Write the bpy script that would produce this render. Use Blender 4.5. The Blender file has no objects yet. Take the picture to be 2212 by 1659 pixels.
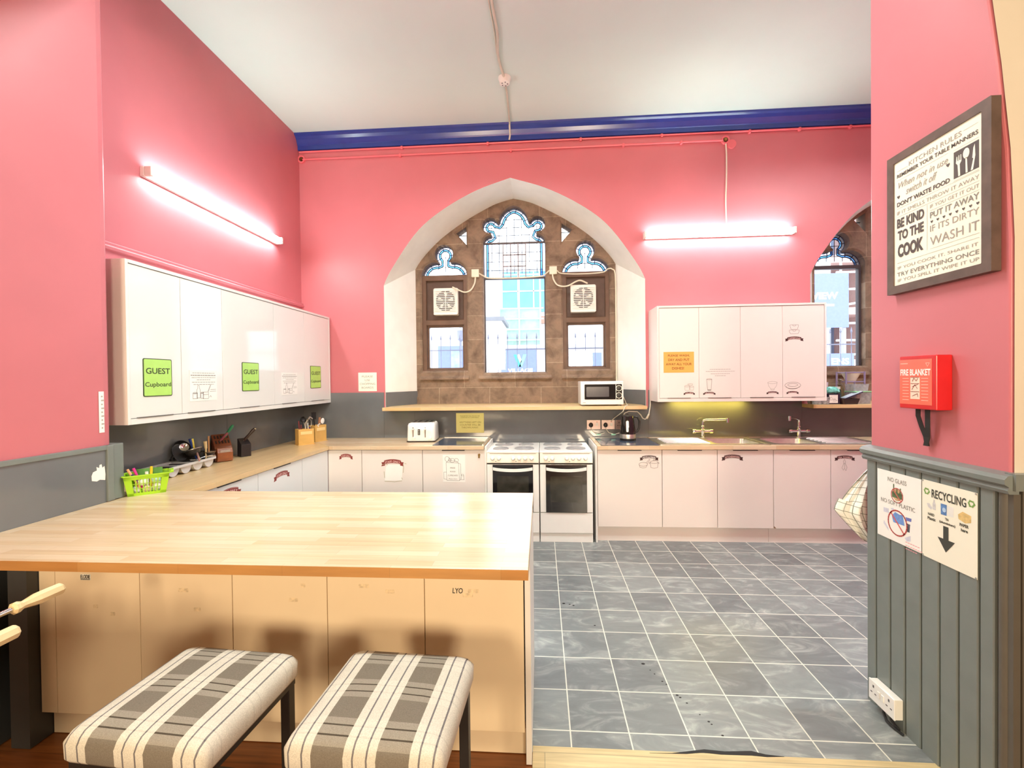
import bpy, bmesh, math, random
from mathutils import Vector, Matrix
random.seed(7)
S = bpy.context.scene
COL = S.collection
PI = math.pi

# ------------------------------------------------------------------ camera, world, exposure
cam = bpy.data.cameras.new('camera')
cam.sensor_fit = 'HORIZONTAL'
cam.sensor_width = 36.0
cam.lens = 36.0 * 945.66 / 2212.0
cam.clip_start = 0.05
cam.clip_end = 200
cam_o = bpy.data.objects.new('camera', cam)
COL.objects.link(cam_o)
YAW, PITCH, ROLL, EYE = 0.0662, -0.011, -0.0112, 1.5464
_f = Vector((-math.sin(YAW) * math.cos(PITCH), math.cos(YAW) * math.cos(PITCH), math.sin(PITCH)))
_r0 = Vector((math.cos(YAW), math.sin(YAW), 0))
_u0 = _r0.cross(_f)
_r = _r0 * math.cos(ROLL) + _u0 * math.sin(ROLL)
_u = _u0 * math.cos(ROLL) - _r0 * math.sin(ROLL)
cam_o.matrix_world = Matrix(((_r.x, _u.x, -_f.x, 0), (_r.y, _u.y, -_f.y, 0), (_r.z, _u.z, -_f.z, EYE), (0, 0, 0, 1)))
S.camera = cam_o

world = bpy.data.worlds.new('overcast_sky')
S.world = world
world.use_nodes = True
world.node_tree.nodes['Background'].inputs[0].default_value = (0.90, 0.95, 1.0, 1)
world.node_tree.nodes['Background'].inputs[1].default_value = 3.2

S.view_settings.view_transform = 'Standard'
S.view_settings.look = 'None'
S.view_settings.exposure = 0.68
S.view_settings.gamma = 1.0
S.view_settings.use_curve_mapping = False
S.cycles.use_denoising = True
S.cycles.max_bounces = 8
S.cycles.diffuse_bounces = 5
S.cycles.glossy_bounces = 4
S.cycles.transparent_max_bounces = 12
S.cycles.sample_clamp_indirect = 6
S.cycles.caustics_reflective = False
S.cycles.caustics_refractive = False

TUBE_GLOW = 34.0        # fluorescent diffusers on the walls
CEILING_GLOW = 88.0     # unseen ceiling strip lights, the left one assumed, the right one added as fill
LAMP_W = 92.0           # warm unseen lamps assumed behind the camera in the front room

def area_light(name, loc, size, power, color, rot=(0, 0, 0), sy=None):
    l = bpy.data.lights.new(name, 'AREA')
    l.shape = 'RECTANGLE'
    l.size = size
    l.size_y = sy or size
    l.energy = power
    l.color = color
    o = bpy.data.objects.new(name, l)
    o.location = loc
    o.rotation_euler = rot
    COL.objects.link(o)
    return o
area_light('assumed_lamp_left', (-1.5, -2.9, 2.25), 0.8, LAMP_W, (1.0, 0.78, 0.52), (PI / 2, 0, 0))  # unseen lamp assumed behind the camera, placed to light the bar panels
area_light('assumed_lamp_right', (1.2, -2.9, 2.0), 0.8, LAMP_W, (1.0, 0.80, 0.56), (PI / 2, 0, 0))  # second assumed lamp out of view, set low for the stool shadows

# ------------------------------------------------------------------ colour and materials
def lin(c):
    out = []
    for v in c[:3]:
        v = v / 255.0
        out.append(v / 12.92 if v <= 0.04045 else ((v + 0.055) / 1.055) ** 2.4)
    return tuple(out) + (1.0,)

MATS = {}
def node(nt, kind, **kw):
    n = nt.nodes.new(kind)
    for k, v in kw.items():
        setattr(n, k, v)
    return n
def sock(nt, s, v):
    if isinstance(v, bpy.types.NodeSocket):
        nt.links.new(v, s)
    else:
        s.default_value = v
def math_n(nt, op, a, b=None, c=None):
    n = node(nt, 'ShaderNodeMath', operation=op)
    sock(nt, n.inputs[0], a)
    if b is not None: sock(nt, n.inputs[1], b)
    if c is not None: sock(nt, n.inputs[2], c)
    return n.outputs[0]
def mix_c(nt, fac, a, b, mode='MIX'):
    n = node(nt, 'ShaderNodeMix', data_type='RGBA', blend_type=mode)
    sock(nt, n.inputs['Factor'], fac)
    sock(nt, n.inputs['A'], a) if False else sock(nt, n.inputs[6], a)
    sock(nt, n.inputs[7], b)
    return n.outputs[2]
def ramp(nt, fac, stops, interp='LINEAR'):
    n = node(nt, 'ShaderNodeValToRGB')
    cr = n.color_ramp
    cr.interpolation = interp
    while len(cr.elements) < len(stops):
        cr.elements.new(0.5)
    for e, (p, c) in zip(cr.elements, stops):
        e.position = p
        e.color = c
    sock(nt, n.inputs[0], fac)
    return n.outputs[0]
def noise(nt, vec, scale, detail=4.0, dist=0.0, rough=0.5):
    n = node(nt, 'ShaderNodeTexNoise')
    if vec is not None: nt.links.new(vec, n.inputs['Vector'])
    n.inputs['Scale'].default_value = scale
    n.inputs['Detail'].default_value = detail
    n.inputs['Distortion'].default_value = dist
    n.inputs['Roughness'].default_value = rough
    return n.outputs['Fac']
def newmat(name):
    m = bpy.data.materials.new(name)
    m.use_nodes = True
    MATS[name] = m
    return m, m.node_tree, m.node_tree.nodes['Principled BSDF']
def position(nt):
    return node(nt, 'ShaderNodeNewGeometry').outputs['Position']
def objco(nt):
    return node(nt, 'ShaderNodeTexCoord').outputs['Object']
def mapped(nt, vec, scale=(1, 1, 1), loc=(0, 0, 0), rot=(0, 0, 0)):
    n = node(nt, 'ShaderNodeMapping')
    nt.links.new(vec, n.inputs[0])
    n.inputs['Location'].default_value = loc
    n.inputs['Rotation'].default_value = rot
    n.inputs['Scale'].default_value = scale
    return n.outputs[0]

def M(name, col, rough=0.5, metal=0.0, var=0.05, scale=14.0, bump=0.0, coat=0.0, spec=0.5, emit=0.0):
    """plain surface with a little procedural colour variation"""
    if name in MATS: return MATS[name]
    m, nt, b = newmat(name)
    c = lin(col)
    p = position(nt) if name in ('pink_paint', 'ceiling_paint', 'cream_paint') else objco(nt)
    f = noise(nt, p, scale)
    lo = tuple(max(0, v * (1 - var)) for v in c[:3]) + (1,)
    hi = tuple(min(1, v * (1 + var)) for v in c[:3]) + (1,)
    nt.links.new(ramp(nt, f, [(0.3, lo), (0.7, hi)]), b.inputs['Base Color'])
    b.inputs['Roughness'].default_value = rough
    b.inputs['Metallic'].default_value = metal
    b.inputs['Coat Weight'].default_value = coat
    b.inputs['Specular IOR Level'].default_value = spec
    if emit:
        b.inputs['Emission Color'].default_value = c
        b.inputs['Emission Strength'].default_value = emit
    if bump:
        bn = node(nt, 'ShaderNodeBump')
        bn.inputs['Strength'].default_value = bump
        bn.inputs['Distance'].default_value = 0.004
        nt.links.new(noise(nt, p, scale * 4), bn.inputs['Height'])
        nt.links.new(bn.outputs[0], b.inputs['Normal'])
    return m

def noise_fac(nt, level):
    f = noise(nt, objco(nt), 30, 2)
    return ramp(nt, f, [(0.2, (level * 0.7,) * 3 + (1,)), (0.8, (min(1, level * 1.3),) * 3 + (1,))])

def clear(name, tint, gloss=0.08, rough=0.02, milk=0.0):
    if name in MATS: return MATS[name]
    m, nt, b = newmat(name)
    nt.nodes.remove(b)
    out = nt.nodes['Material Output']
    t = node(nt, 'ShaderNodeBsdfTransparent')
    t.inputs[0].default_value = tuple(tint) + (1,)
    g = node(nt, 'ShaderNodeBsdfGlossy')
    g.inputs['Roughness'].default_value = rough
    mx = node(nt, 'ShaderNodeMixShader')
    fr = node(nt, 'ShaderNodeFresnel')
    fr.inputs[0].default_value = 1.45
    nt.links.new(math_n(nt, 'MULTIPLY', fr.outputs[0], gloss * 10), mx.inputs[0])
    body = t.outputs[0]
    if milk:
        df = node(nt, 'ShaderNodeBsdfDiffuse')
        df.inputs[0].default_value = (0.85, 0.88, 0.9, 1)
        m2 = node(nt, 'ShaderNodeMixShader')
        nt.links.new(noise_fac(nt, milk), m2.inputs[0])
        nt.links.new(body, m2.inputs[1])
        nt.links.new(df.outputs[0], m2.inputs[2])
        body = m2.outputs[0]
    nt.links.new(body, mx.inputs[1])
    nt.links.new(g.outputs[0], mx.inputs[2])
    nt.links.new(mx.outputs[0], out.inputs[0])
    return m

def wood_mat(name, c1, c2, along='x', stave=(0.38, 0.042), rough=0.3, grain=0.25, obj=False):
    if name in MATS: return MATS[name]
    m, nt, b = newmat(name)
    p = objco(nt) if obj else position(nt)
    rot = (0, 0, 0) if along == 'x' else (0, 0, -PI / 2)
    p = mapped(nt, p, rot=rot)
    br = node(nt, 'ShaderNodeTexBrick')
    br.offset = 0.37
    br.squash = 1.0
    nt.links.new(p, br.inputs['Vector'])
    br.inputs['Scale'].default_value = 1.0
    br.inputs['Brick Width'].default_value = stave[0]
    br.inputs['Row Height'].default_value = stave[1]
    br.inputs['Mortar Size'].default_value = 0.0004 if stave[1] < 0.1 else 0.002
    br.inputs['Color1'].default_value = lin(c1)
    br.inputs['Color2'].default_value = lin(c2)
    br.inputs['Mortar'].default_value = tuple(v * 0.6 for v in lin(c1)[:3]) + (1,)
    g = noise(nt, mapped(nt, p, scale=(4, 70, 40)), 1.0, 5)
    gc = ramp(nt, g, [(0.3, (1 - grain, 1 - grain * 1.04, 1 - grain * 1.1, 1)), (0.7, (1, 1, 1, 1))])
    nt.links.new(mix_c(nt, 1.0, br.outputs['Color'], gc, 'MULTIPLY'), b.inputs['Base Color'])
    b.inputs['Roughness'].default_value = rough
    return m

def tile_mat():
    m, nt, b = newmat('slate_tile_lino')
    t = 0.2545
    p = position(nt)
    sx = node(nt, 'ShaderNodeSeparateXYZ')
    nt.links.new(p, sx.inputs[0])
    u = math_n(nt, 'DIVIDE', math_n(nt, 'SUBTRACT', sx.outputs[0], 0.1122), t)
    v = math_n(nt, 'DIVIDE', math_n(nt, 'SUBTRACT', sx.outputs[1], 3.9537), t)
    fu, fv = math_n(nt, 'FRACT', u), math_n(nt, 'FRACT', v)
    e = math_n(nt, 'MINIMUM', math_n(nt, 'MINIMUM', fu, math_n(nt, 'SUBTRACT', 1.0, fu)),
               math_n(nt, 'MINIMUM', fv, math_n(nt, 'SUBTRACT', 1.0, fv)))
    grout = math_n(nt, 'LESS_THAN', e, 0.0115)
    cell = node(nt, 'ShaderNodeCombineXYZ')
    nt.links.new(math_n(nt, 'FLOOR', u), cell.inputs[0])
    nt.links.new(math_n(nt, 'FLOOR', v), cell.inputs[1])
    wn = node(nt, 'ShaderNodeTexWhiteNoise', noise_dimensions='3D')
    nt.links.new(cell.outputs[0], wn.inputs['Vector'])
    off = node(nt, 'ShaderNodeVectorMath', operation='MULTIPLY_ADD')
    nt.links.new(wn.outputs['Color'], off.inputs[0])
    off.inputs[1].default_value = (9, 9, 9)
    nt.links.new(mapped(nt, p, scale=(2.6, 6.5, 1), rot=(0, 0, 0.6)), off.inputs[2])
    n1 = noise(nt, off.outputs[0], 1.5, 7, 1.4, 0.62)
    col = ramp(nt, n1, [(0.30, lin((110, 114, 116))), (0.52, lin((122, 127, 128))), (0.63, lin((146, 150, 149))), (0.75, lin((180, 183, 179)))])
    shade = ramp(nt, wn.outputs['Value'], [(0.0, (0.78, 0.78, 0.8, 1)), (1.0, (1.2, 1.2, 1.18, 1))])
    col = mix_c(nt, 1.0, col, shade, 'MULTIPLY')
    col = mix_c(nt, grout, col, lin((212, 211, 200)))
    nt.links.new(col, b.inputs['Base Color'])
    nt.links.new(ramp(nt, n1, [(0.3, (0.33, 0.33, 0.33, 1)), (0.7, (0.36, 0.36, 0.36, 1))]), b.inputs['Roughness'])
    bn = node(nt, 'ShaderNodeBump')
    bn.inputs['Strength'].default_value = 0.07
    bn.inputs['Distance'].default_value = 0.003
    nt.links.new(n1, bn.inputs['Height'])
    nt.links.new(bn.outputs[0], b.inputs['Normal'])
    return m

def stone_mat():
    m, nt, b = newmat('brown_sandstone')
    p = position(nt)
    pr = mapped(nt, p, rot=(PI / 2, 0, 0))
    br = node(nt, 'ShaderNodeTexBrick')
    nt.links.new(pr, br.inputs['Vector'])
    br.inputs['Scale'].default_value = 1.0
    br.inputs['Brick Width'].default_value = 0.62
    br.inputs['Row Height'].default_value = 0.29
    br.inputs['Mortar Size'].default_value = 0.003
    br.inputs['Color1'].default_value = lin((148, 127, 108))
    br.inputs['Color2'].default_value = lin((132, 111, 94))
    br.inputs['Mortar'].default_value = lin((176, 158, 138))
    n1 = noise(nt, p, 5.5, 7, 0.4, 0.65)
    dirt = ramp(nt, n1, [(0.32, (0.50, 0.47, 0.45, 1)), (0.55, (1, 1, 1, 1)), (0.75, (1.25, 1.2, 1.12, 1))])
    nt.links.new(mix_c(nt, 1.0, br.outputs['Color'], dirt, 'MULTIPLY'), b.inputs['Base Color'])
    b.inputs['Roughness'].default_value = 0.85
    bn = node(nt, 'ShaderNodeBump')
    bn.inputs['Strength'].default_value = 0.5
    bn.inputs['Distance'].default_value = 0.006
    nt.links.new(noise(nt, p, 40, 6), bn.inputs['Height'])
    nt.links.new(bn.outputs[0], b.inputs['Normal'])
    return m

def plaid_mat():
    m, nt, b = newmat('plaid_tweed')
    s = node(nt, 'ShaderNodeSeparateXYZ')
    nt.links.new(objco(nt), s.inputs[0])
    cr, g, dk, lg, bl = lin((226, 222, 210)), lin((124, 117, 107)), lin((64, 57, 48)), lin((158, 151, 140)), lin((116, 114, 120))
    def bands(coord, period, shift, stops):
        f = math_n(nt, 'FRACT', math_n(nt, 'ADD', math_n(nt, 'DIVIDE', coord, period), shift))
        return ramp(nt, f, stops, 'CONSTANT')
    warp = bands(s.outputs[0], 0.165, 0.25, [(0, cr), (0.13, bl), (0.16, cr), (0.34, bl), (0.37, cr), (0.50, g), (0.999, g)])
    weft = bands(s.outputs[1], 0.142, 0.30, [(0, lg), (0.14, dk), (0.17, lg), (0.33, dk), (0.36, lg), (0.50, g), (0.999, g)])
    iscr = ramp(nt, math_n(nt, 'FRACT', math_n(nt, 'ADD', math_n(nt, 'DIVIDE', s.outputs[0], 0.165), 0.25)),
                [(0, (0.78, 0.78, 0.78, 1)), (0.50, (0.2, 0.2, 0.2, 1)), (0.999, (0.2, 0.2, 0.2, 1))], 'CONSTANT')
    col = mix_c(nt, iscr, weft, warp)
    weave = noise(nt, objco(nt), 420, 2)
    col = mix_c(nt, 1.0, col, ramp(nt, weave, [(0.3, (0.82, 0.82, 0.82, 1)), (0.7, (1.08, 1.08, 1.08, 1))]), 'MULTIPLY')
    nt.links.new(col, b.inputs['Base Color'])
    b.inputs['Roughness'].default_value = 0.95
    b.inputs['Specular IOR Level'].default_value = 0.1
    bn = node(nt, 'ShaderNodeBump')
    bn.inputs['Strength'].default_value = 0.4
    bn.inputs['Distance'].default_value = 0.001
    nt.links.new(weave, bn.inputs['Height'])
    nt.links.new(bn.outputs[0], b.inputs['Normal'])
    return m

def towel_mat():
    m, nt, b = newmat('checked_cotton')
    s = node(nt, 'ShaderNodeSeparateXYZ')
    nt.links.new(node(nt, 'ShaderNodeTexCoord').outputs['UV'], s.inputs[0])
    def ln(c):
        f = math_n(nt, 'FRACT', math_n(nt, 'MULTIPLY', c, 9.0))
        return math_n(nt, 'LESS_THAN', f, 0.075)
    k = math_n(nt, 'MAXIMUM', ln(s.outputs[0]), ln(s.outputs[1]))
    nt.links.new(mix_c(nt, k, lin((232, 234, 230)), lin((120, 128, 118))), b.inputs['Base Color'])
    b.inputs['Roughness'].default_value = 0.9
    return m

def board_mat():
    """dark grey painted matchboard: plain paint, grooves are modelled"""
    return M('grey_gloss_paint', (120, 128, 126), 0.33, var=0.06, scale=9)

pink = M('pink_paint', (200, 114, 123), 0.42, var=0.03, scale=3, bump=0.12)
ceilm = M('ceiling_paint', (208, 226, 221), 0.8, var=0.015, scale=2)
cream = M('cream_paint', (216, 206, 192), 0.6, var=0.03, scale=4)
white_paint = M('white_wall_paint', (246, 247, 243), 0.6, var=0.03, scale=6)
blue = M('blue_gloss_paint', (40, 60, 140), 0.22, var=0.08, scale=5)
splash = M('grey_glass_splashback', (108, 112, 116), 0.12, var=0.08, scale=3, coat=0.3)
grey = board_mat()
tile = tile_mat()
stone = stone_mat()
plaid = plaid_mat()
checks = towel_mat()
oak_x = wood_mat('oak_block_lengthwise', (228, 205, 174), (216, 187, 150), 'x', rough=0.24, grain=0.12)
oak_y = wood_mat('oak_block_crosswise', (226, 198, 152), (216, 184, 136), 'y', rough=0.28, grain=0.14)
shelf_wood = wood_mat('shelf_oak', (228, 198, 150), (218, 184, 130), 'x', rough=0.35, grain=0.12)
boards = wood_mat('old_floorboards', (150, 92, 48), (126, 72, 36), 'x', stave=(1.8, 0.13), rough=0.35, grain=0.45)
worn = wood_mat('worn_pale_board', (226, 208, 164), (214, 192, 144), 'x', stave=(2.5, 0.3), rough=0.5, grain=0.3)
gloss_white = M('gloss_white_door', (228, 229, 227), 0.07, var=0.01, scale=3, coat=0.3)
satin_white = M('satin_white_door', (234, 226, 220), 0.22, var=0.012, scale=3)
cream_panel = M('cream_panel', (234, 216, 184), 0.3, var=0.03, scale=3)
carcass = M('white_carcass', (232, 230, 226), 0.4, var=0.02)
enamel = M('white_enamel', (240, 239, 236), 0.15, var=0.01)
plastic_w = M('white_plastic', (236, 235, 230), 0.35, var=0.02)
black_gl = M('black_oven_glass', (26, 24, 26), 0.06, var=0.1, coat=0.4)
black_pl = M('black_plastic', (30, 29, 30), 0.35, var=0.1)
black_metal = M('black_metal', (34, 32, 31), 0.4, var=0.1)
steel = M('brushed_steel', (214, 214, 210), 0.34, 1.0, var=0.06, scale=30)
chrome = M('chrome', (226, 226, 226), 0.08, 1.0, var=0.02)
brass = M('old_brass', (150, 120, 70), 0.4, 1.0, var=0.1)
plate = M('hotplate_iron', (176, 176, 178), 0.35, 0.3, var=0.08)
slab_dark = M('blue_grey_slab', (72, 82, 100), 0.14, var=0.1, coat=0.2)
wood_dark = M('brown_window_wood', (104, 78, 62), 0.5, var=0.16, scale=9)
paper = M('white_paper', (243, 242, 238), 0.6, var=0.01)
paper_y = M('yellow_paper', (236, 232, 150), 0.6, var=0.03)
paper_o = M('orange_paper', (242, 172, 84), 0.6, var=0.03)
paper_c = M('ivory_paper', (242, 240, 224), 0.6, var=0.01)
green_s = M('green_sign', (176, 222, 112), 0.25, var=0.04)
ink = M('black_ink', (38, 36, 36), 0.6, var=0.02)
ink_g = M('grey_ink', (132, 128, 124), 0.6, var=0.02)
ink_p = M('pale_grey_ink', (172, 168, 160), 0.6, var=0.02)
ink_y = M('olive_ink', (150, 140, 60), 0.6, var=0.02)
ink_b = M('brown_ink', (120, 72, 20), 0.6, var=0.02)
ribbon_r = M('dark_red_ribbon', (132, 44, 40), 0.5, var=0.05)
ribbon_k = M('brown_black_ribbon', (58, 34, 32), 0.5, var=0.05)
ribbon_t = M('pale_pink_ink', (232, 190, 184), 0.5, var=0.02)
white_ink = M('white_ink', (244, 240, 236), 0.5, var=0.01)
red_box = M('red_plastic', (206, 34, 38), 0.3, var=0.05)
red_face = M('salmon_label', (236, 112, 92), 0.25, var=0.04)
frame_w = M('brown_frame_wood', (96, 78, 70), 0.5, var=0.2, scale=20)
lime = M('lime_plastic', (164, 216, 44), 0.3, var=0.04)
grey_pl = M('pale_grey_plastic', (206, 206, 208), 0.35, var=0.02)
grey_in = M('dark_grey_plastic', (72, 70, 74), 0.4, var=0.05)
beech = M('beech_wood', (214, 172, 98), 0.45, var=0.1, scale=12)
knife_wood = M('walnut_wood', (112, 58, 34), 0.3, var=0.25, scale=14)
pale_wood = M('pale_turned_wood', (232, 208, 160), 0.4, var=0.1, scale=12)
glass_clear = clear('window_glass', (0.97, 0.985, 1.0), 0.06)
glass_blue = clear('blue_glass', (0.10, 0.36, 0.85), 0.06)
glass_rim = clear('pale_blue_glass', (0.66, 0.72, 0.90), 0.06)
glass_frost = clear('old_milky_glass', (0.90, 0.86, 0.88), 0.06, 0.3)
lead = M('lead_came', (40, 48, 74), 0.5, var=0.05)
clear_pl = clear('clear_plastic', (0.92, 0.95, 0.97), 0.10, 0.1, 0.30)
pipe_pink = M('pink_painted_pipe', (232, 112, 122), 0.35, var=0.02)
cable_w = M('cream_cable', (226, 220, 200), 0.45, var=0.02)
m_red, m_navy, m_teal = M('red_ink', (196, 60, 56), .6), M('navy_paint', (114, 128, 176), .5), M('teal_paint', (70, 176, 180), .5)

# ------------------------------------------------------------------ geometry helpers
class Fr:
    """a flat frame on a surface: origin, right and up"""
    def __init__(s, o, r, u):
        s.o, s.r, s.u = Vector(o), Vector(r).normalized(), Vector(u).normalized()
        s.n = s.r.cross(s.u)
    def p(s, a, b, d=0.0):
        return s.o + s.r * a + s.u * b + s.n * d

def eval_mesh(data, name='tmp'):
    o = bpy.data.objects.new(name, data)
    COL.objects.link(o)
    bpy.context.view_layer.update()
    dg = bpy.context.evaluated_depsgraph_get()
    me = bpy.data.meshes.new_from_object(o.evaluated_get(dg))
    vs = [v.co.copy() for v in me.vertices]
    fs = [tuple(p.vertices) for p in me.polygons]
    bpy.data.objects.remove(o)
    bpy.data.meshes.remove(me)
    bpy.data.curves.remove(data)
    return vs, fs
TXT = {}
def text_geo(s, bold=0.0, shear=0.0):
    k = (s, bold, shear)
    if k not in TXT:
        c = bpy.data.curves.new('t', 'FONT')
        c.body = s
        c.size = 1.0
        c.offset = bold
        c.shear = shear
        c.resolution_u = 3
        c.fill_mode = 'FRONT'
        vs, fs = eval_mesh(c)
        xs = [v.x for v in vs]; ys = [v.y for v in vs]
        TXT[k] = (vs, fs, min(xs), max(xs), min(ys), max(ys))
    return TXT[k]
def fill_geo(outlines, half=0.0, bevel=0.0):
    """filled 2-D outline with holes, extruded by +-half along z"""
    c = bpy.data.curves.new('s', 'CURVE')
    c.dimensions = '2D'
    c.fill_mode = 'BOTH'
    c.extrude = half
    c.bevel_depth = bevel
    c.bevel_resolution = 0
    c.offset = -bevel
    for pts in outlines:
        sp = c.splines.new('POLY')
        sp.points.add(len(pts) - 1)
        for q, p in zip(sp.points, pts):
            q.co = (p[0], p[1], 0, 1)
        sp.use_cyclic_u = True
    return eval_mesh(c)

class MB:
    def __init__(s):
        s.v, s.f, s.uv = [], [], {}
    def add(s, vs, fs):
        n = len(s.v)
        s.v += [Vector(v) for v in vs]
        s.f += [tuple(i + n for i in f) for f in fs]
        return s
    def box(s, x0, x1, y0, y1, z0, z1, mat=None):
        vs = [(x, y, z) for x in (x0, x1) for y in (y0, y1) for z in (z0, z1)]
        if mat is not None: vs = [mat @ Vector(v) for v in vs]
        return s.add(vs, [(0, 1, 3, 2), (4, 6, 7, 5), (0, 4, 5, 1), (2, 3, 7, 6), (0, 2, 6, 4), (1, 5, 7, 3)])
    def bar(s, a, b, w, h, up=(0, 0, 1)):
        a, b = Vector(a), Vector(b)
        d = (b - a).normalized()
        up = Vector(up)
        if abs(d.dot(up)) > 0.95: up = Vector((0, 1, 0))
        r = d.cross(up).normalized(); u = r.cross(d)
        vs = [p + r * sx * w / 2 + u * sy * h / 2 for p in (a, b) for sx, sy in ((-1, -1), (1, -1), (1, 1), (-1, 1))]
        return s.add(vs, [(3, 2, 1, 0), (4, 5, 6, 7), (0, 1, 5, 4), (1, 2, 6, 5), (2, 3, 7, 6), (3, 0, 4, 7)])
    def tube(s, pts, r, n=8, r2=None, cap=True):
        pts = [Vector(p) for p in pts]
        m = len(pts)
        rs = r if isinstance(r, (list, tuple)) else [r + ((r2 if r2 is not None else r) - r) * i / max(1, m - 1) for i in range(m)]
        t0 = (pts[1] - pts[0]).normalized()
        ref = Vector((0, 0, 1)) if abs(t0.z) < 0.9 else Vector((1, 0, 0))
        a = t0.cross(ref).normalized()
        vs = []
        for i in range(m):
            t = (pts[min(i + 1, m - 1)] - pts[max(i - 1, 0)]).normalized()
            a = (a - t * a.dot(t)).normalized()
            b = t.cross(a)
            for k in range(n):
                an = 2 * PI * k / n
                vs.append(pts[i] + (a * math.cos(an) + b * math.sin(an)) * rs[i])
        fs = [(i * n + k, i * n + (k + 1) % n, (i + 1) * n + (k + 1) % n, (i + 1) * n + k) for i in range(m - 1) for k in range(n)]
        if cap:
            fs.append(tuple(range(n))[::-1]); fs.append(tuple((m - 1) * n + k for k in range(n)))
        return s.add(vs, fs)
    def cyl(s, a, b, r, r2=None, n=20):
        return s.tube([a, b], r, n, r2 if r2 is not None else r)
    def lathe(s, prof, o, axis=(0, 0, 1), n=24, sx=1.0, sy=1.0, ref=None):
        o = Vector(o); ax = Vector(axis).normalized()
        a = Vector(ref) if ref else (Vector((1, 0, 0)) if abs(ax.x) < 0.9 else Vector((0, 1, 0)))
        a = (a - ax * a.dot(ax)).normalized(); b = ax.cross(a)
        vs = []
        for r, z in prof:
            for k in range(n):
                an = 2 * PI * k / n
                vs.append(o + ax * z + a * r * math.cos(an) * sx + b * r * math.sin(an) * sy)
        m = len(prof)
        fs = [(i * n + k, i * n + (k + 1) % n, (i + 1) * n + (k + 1) % n, (i + 1) * n + k) for i in range(m - 1) for k in range(n)]
        if prof[0][0] > 1e-4: fs.append(tuple(range(n))[::-1])
        if prof[-1][0] > 1e-4: fs.append(tuple((m - 1) * n + k for k in range(n)))
        return s.add(vs, fs)
    def loft(s, rings, closed=True, cap=(True, True)):
        n = len(rings[0])
        vs = [p for r in rings for p in r]
        kk = n if closed else n - 1
        fs = [(i * n + k, i * n + (k + 1) % n, (i + 1) * n + (k + 1) % n, (i + 1) * n + k) for i in range(len(rings) - 1) for k in range(kk)]
        if closed and cap[0]: fs.append(tuple(range(n))[::-1])
        if closed and cap[1]: fs.append(tuple((len(rings) - 1) * n + k for k in range(n)))
        return s.add(vs, fs)
    def prism(s, poly, fr, d0, d1):
        n = len(poly)
        vs = [fr.p(a, b, d0) for a, b in poly] + [fr.p(a, b, d1) for a, b in poly]
        fs = [tuple(range(n))[::-1], tuple(range(n, 2 * n))] + [(k, (k + 1) % n, n + (k + 1) % n, n + k) for k in range(n)]
        return s.add(vs, fs)
    def fill(s, outlines, fr, d0, d1, bevel=0.0):
        vs, fs = fill_geo(outlines, max(0.0, (d1 - d0) / 2 - bevel), bevel)
        mid = (d0 + d1) / 2
        return s.add([fr.p(v.x, v.y, mid + v.z) for v in vs], fs)
    def sheet(s, fr, a0, a1, b0, b1, d=0.0008, t=0.0004):
        return s.prism([(a0, b0), (a1, b0), (a1, b1), (a0, b1)], fr, d - t, d)
    def poly(s, fr, pts, d=0.001):
        return s.add([fr.p(a, b, d) for a, b in pts], [tuple(range(len(pts)))])
    def stroke(s, fr, pts, w, d=0.001, closed=False):
        P = [Vector((a, b)) for a, b in pts]
        if closed: P.append(P[0])
        for i in range(len(P) - 1):
            t = P[i + 1] - P[i]
            if t.length < 1e-6: continue
            t.normalize(); nn = Vector((-t.y, t.x)) * w / 2
            e = t * w * 0.3
            q = [P[i] - nn - e, P[i + 1] - nn + e, P[i + 1] + nn + e, P[i] + nn - e]
            s.add([fr.p(v.x, v.y, d) for v in q], [(0, 1, 2, 3)])
        return s
    def text(s, fr, t, a, b, w=None, h=None, bold=0.0, shear=0.0, d=0.0012, slope=0.0, arc=0.0):
        vs, fs, x0, x1, y0, y1 = text_geo(t, bold, shear)
        sx = sy = None
        if w: sx = w / (x1 - x0)
        if h: sy = h / max(1e-6, (y1 - y0))
        sx = sx or sy; sy = sy or sx
        cx, cy = (x0 + x1) / 2, (y0 + y1) / 2
        out = []
        for v in vs:
            x = (v.x - cx) * sx; y = (v.y - cy) * sy
            out.append(fr.p(a + x, b + y + slope * x - arc * x * x, d))
        return s.add(out, fs)
    def build(s, name, mat, parent=None, bevel=0.0, smooth=False, label=None, seg=2, angle=40):
        me = bpy.data.meshes.new(name)
        vs = s.v
        if parent is not None:
            off = Vector(parent['_o']) if '_o' in parent else Vector((0, 0, 0))
        else:
            xs = [v.x for v in vs]; ys = [v.y for v in vs]; zs = [v.z for v in vs]
            off = Vector(((min(xs) + max(xs)) / 2, (min(ys) + max(ys)) / 2, min(zs)))
        me.from_pydata([v - off for v in vs], [], s.f)
        bm = bmesh.new(); bm.from_mesh(me)
        bmesh.ops.recalc_face_normals(bm, faces=bm.faces)
        bm.to_mesh(me); bm.free()
        me.materials.append(mat)
        if smooth:
            me.shade_smooth()
            me.set_sharp_from_angle(angle=math.radians(angle))
        o = bpy.data.objects.new(name, me)
        COL.objects.link(o)
        if parent is not None:
            o.parent = parent
            o['_o'] = tuple(off)
        else:
            o.location = off
            o['_o'] = tuple(off)
        if bevel:
            b = o.modifiers.new('bevel', 'BEVEL')
            b.width = bevel; b.segments = seg; b.limit_method = 'ANGLE'; b.angle_limit = math.radians(35)
        if label: o['label'] = label
        return o

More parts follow.
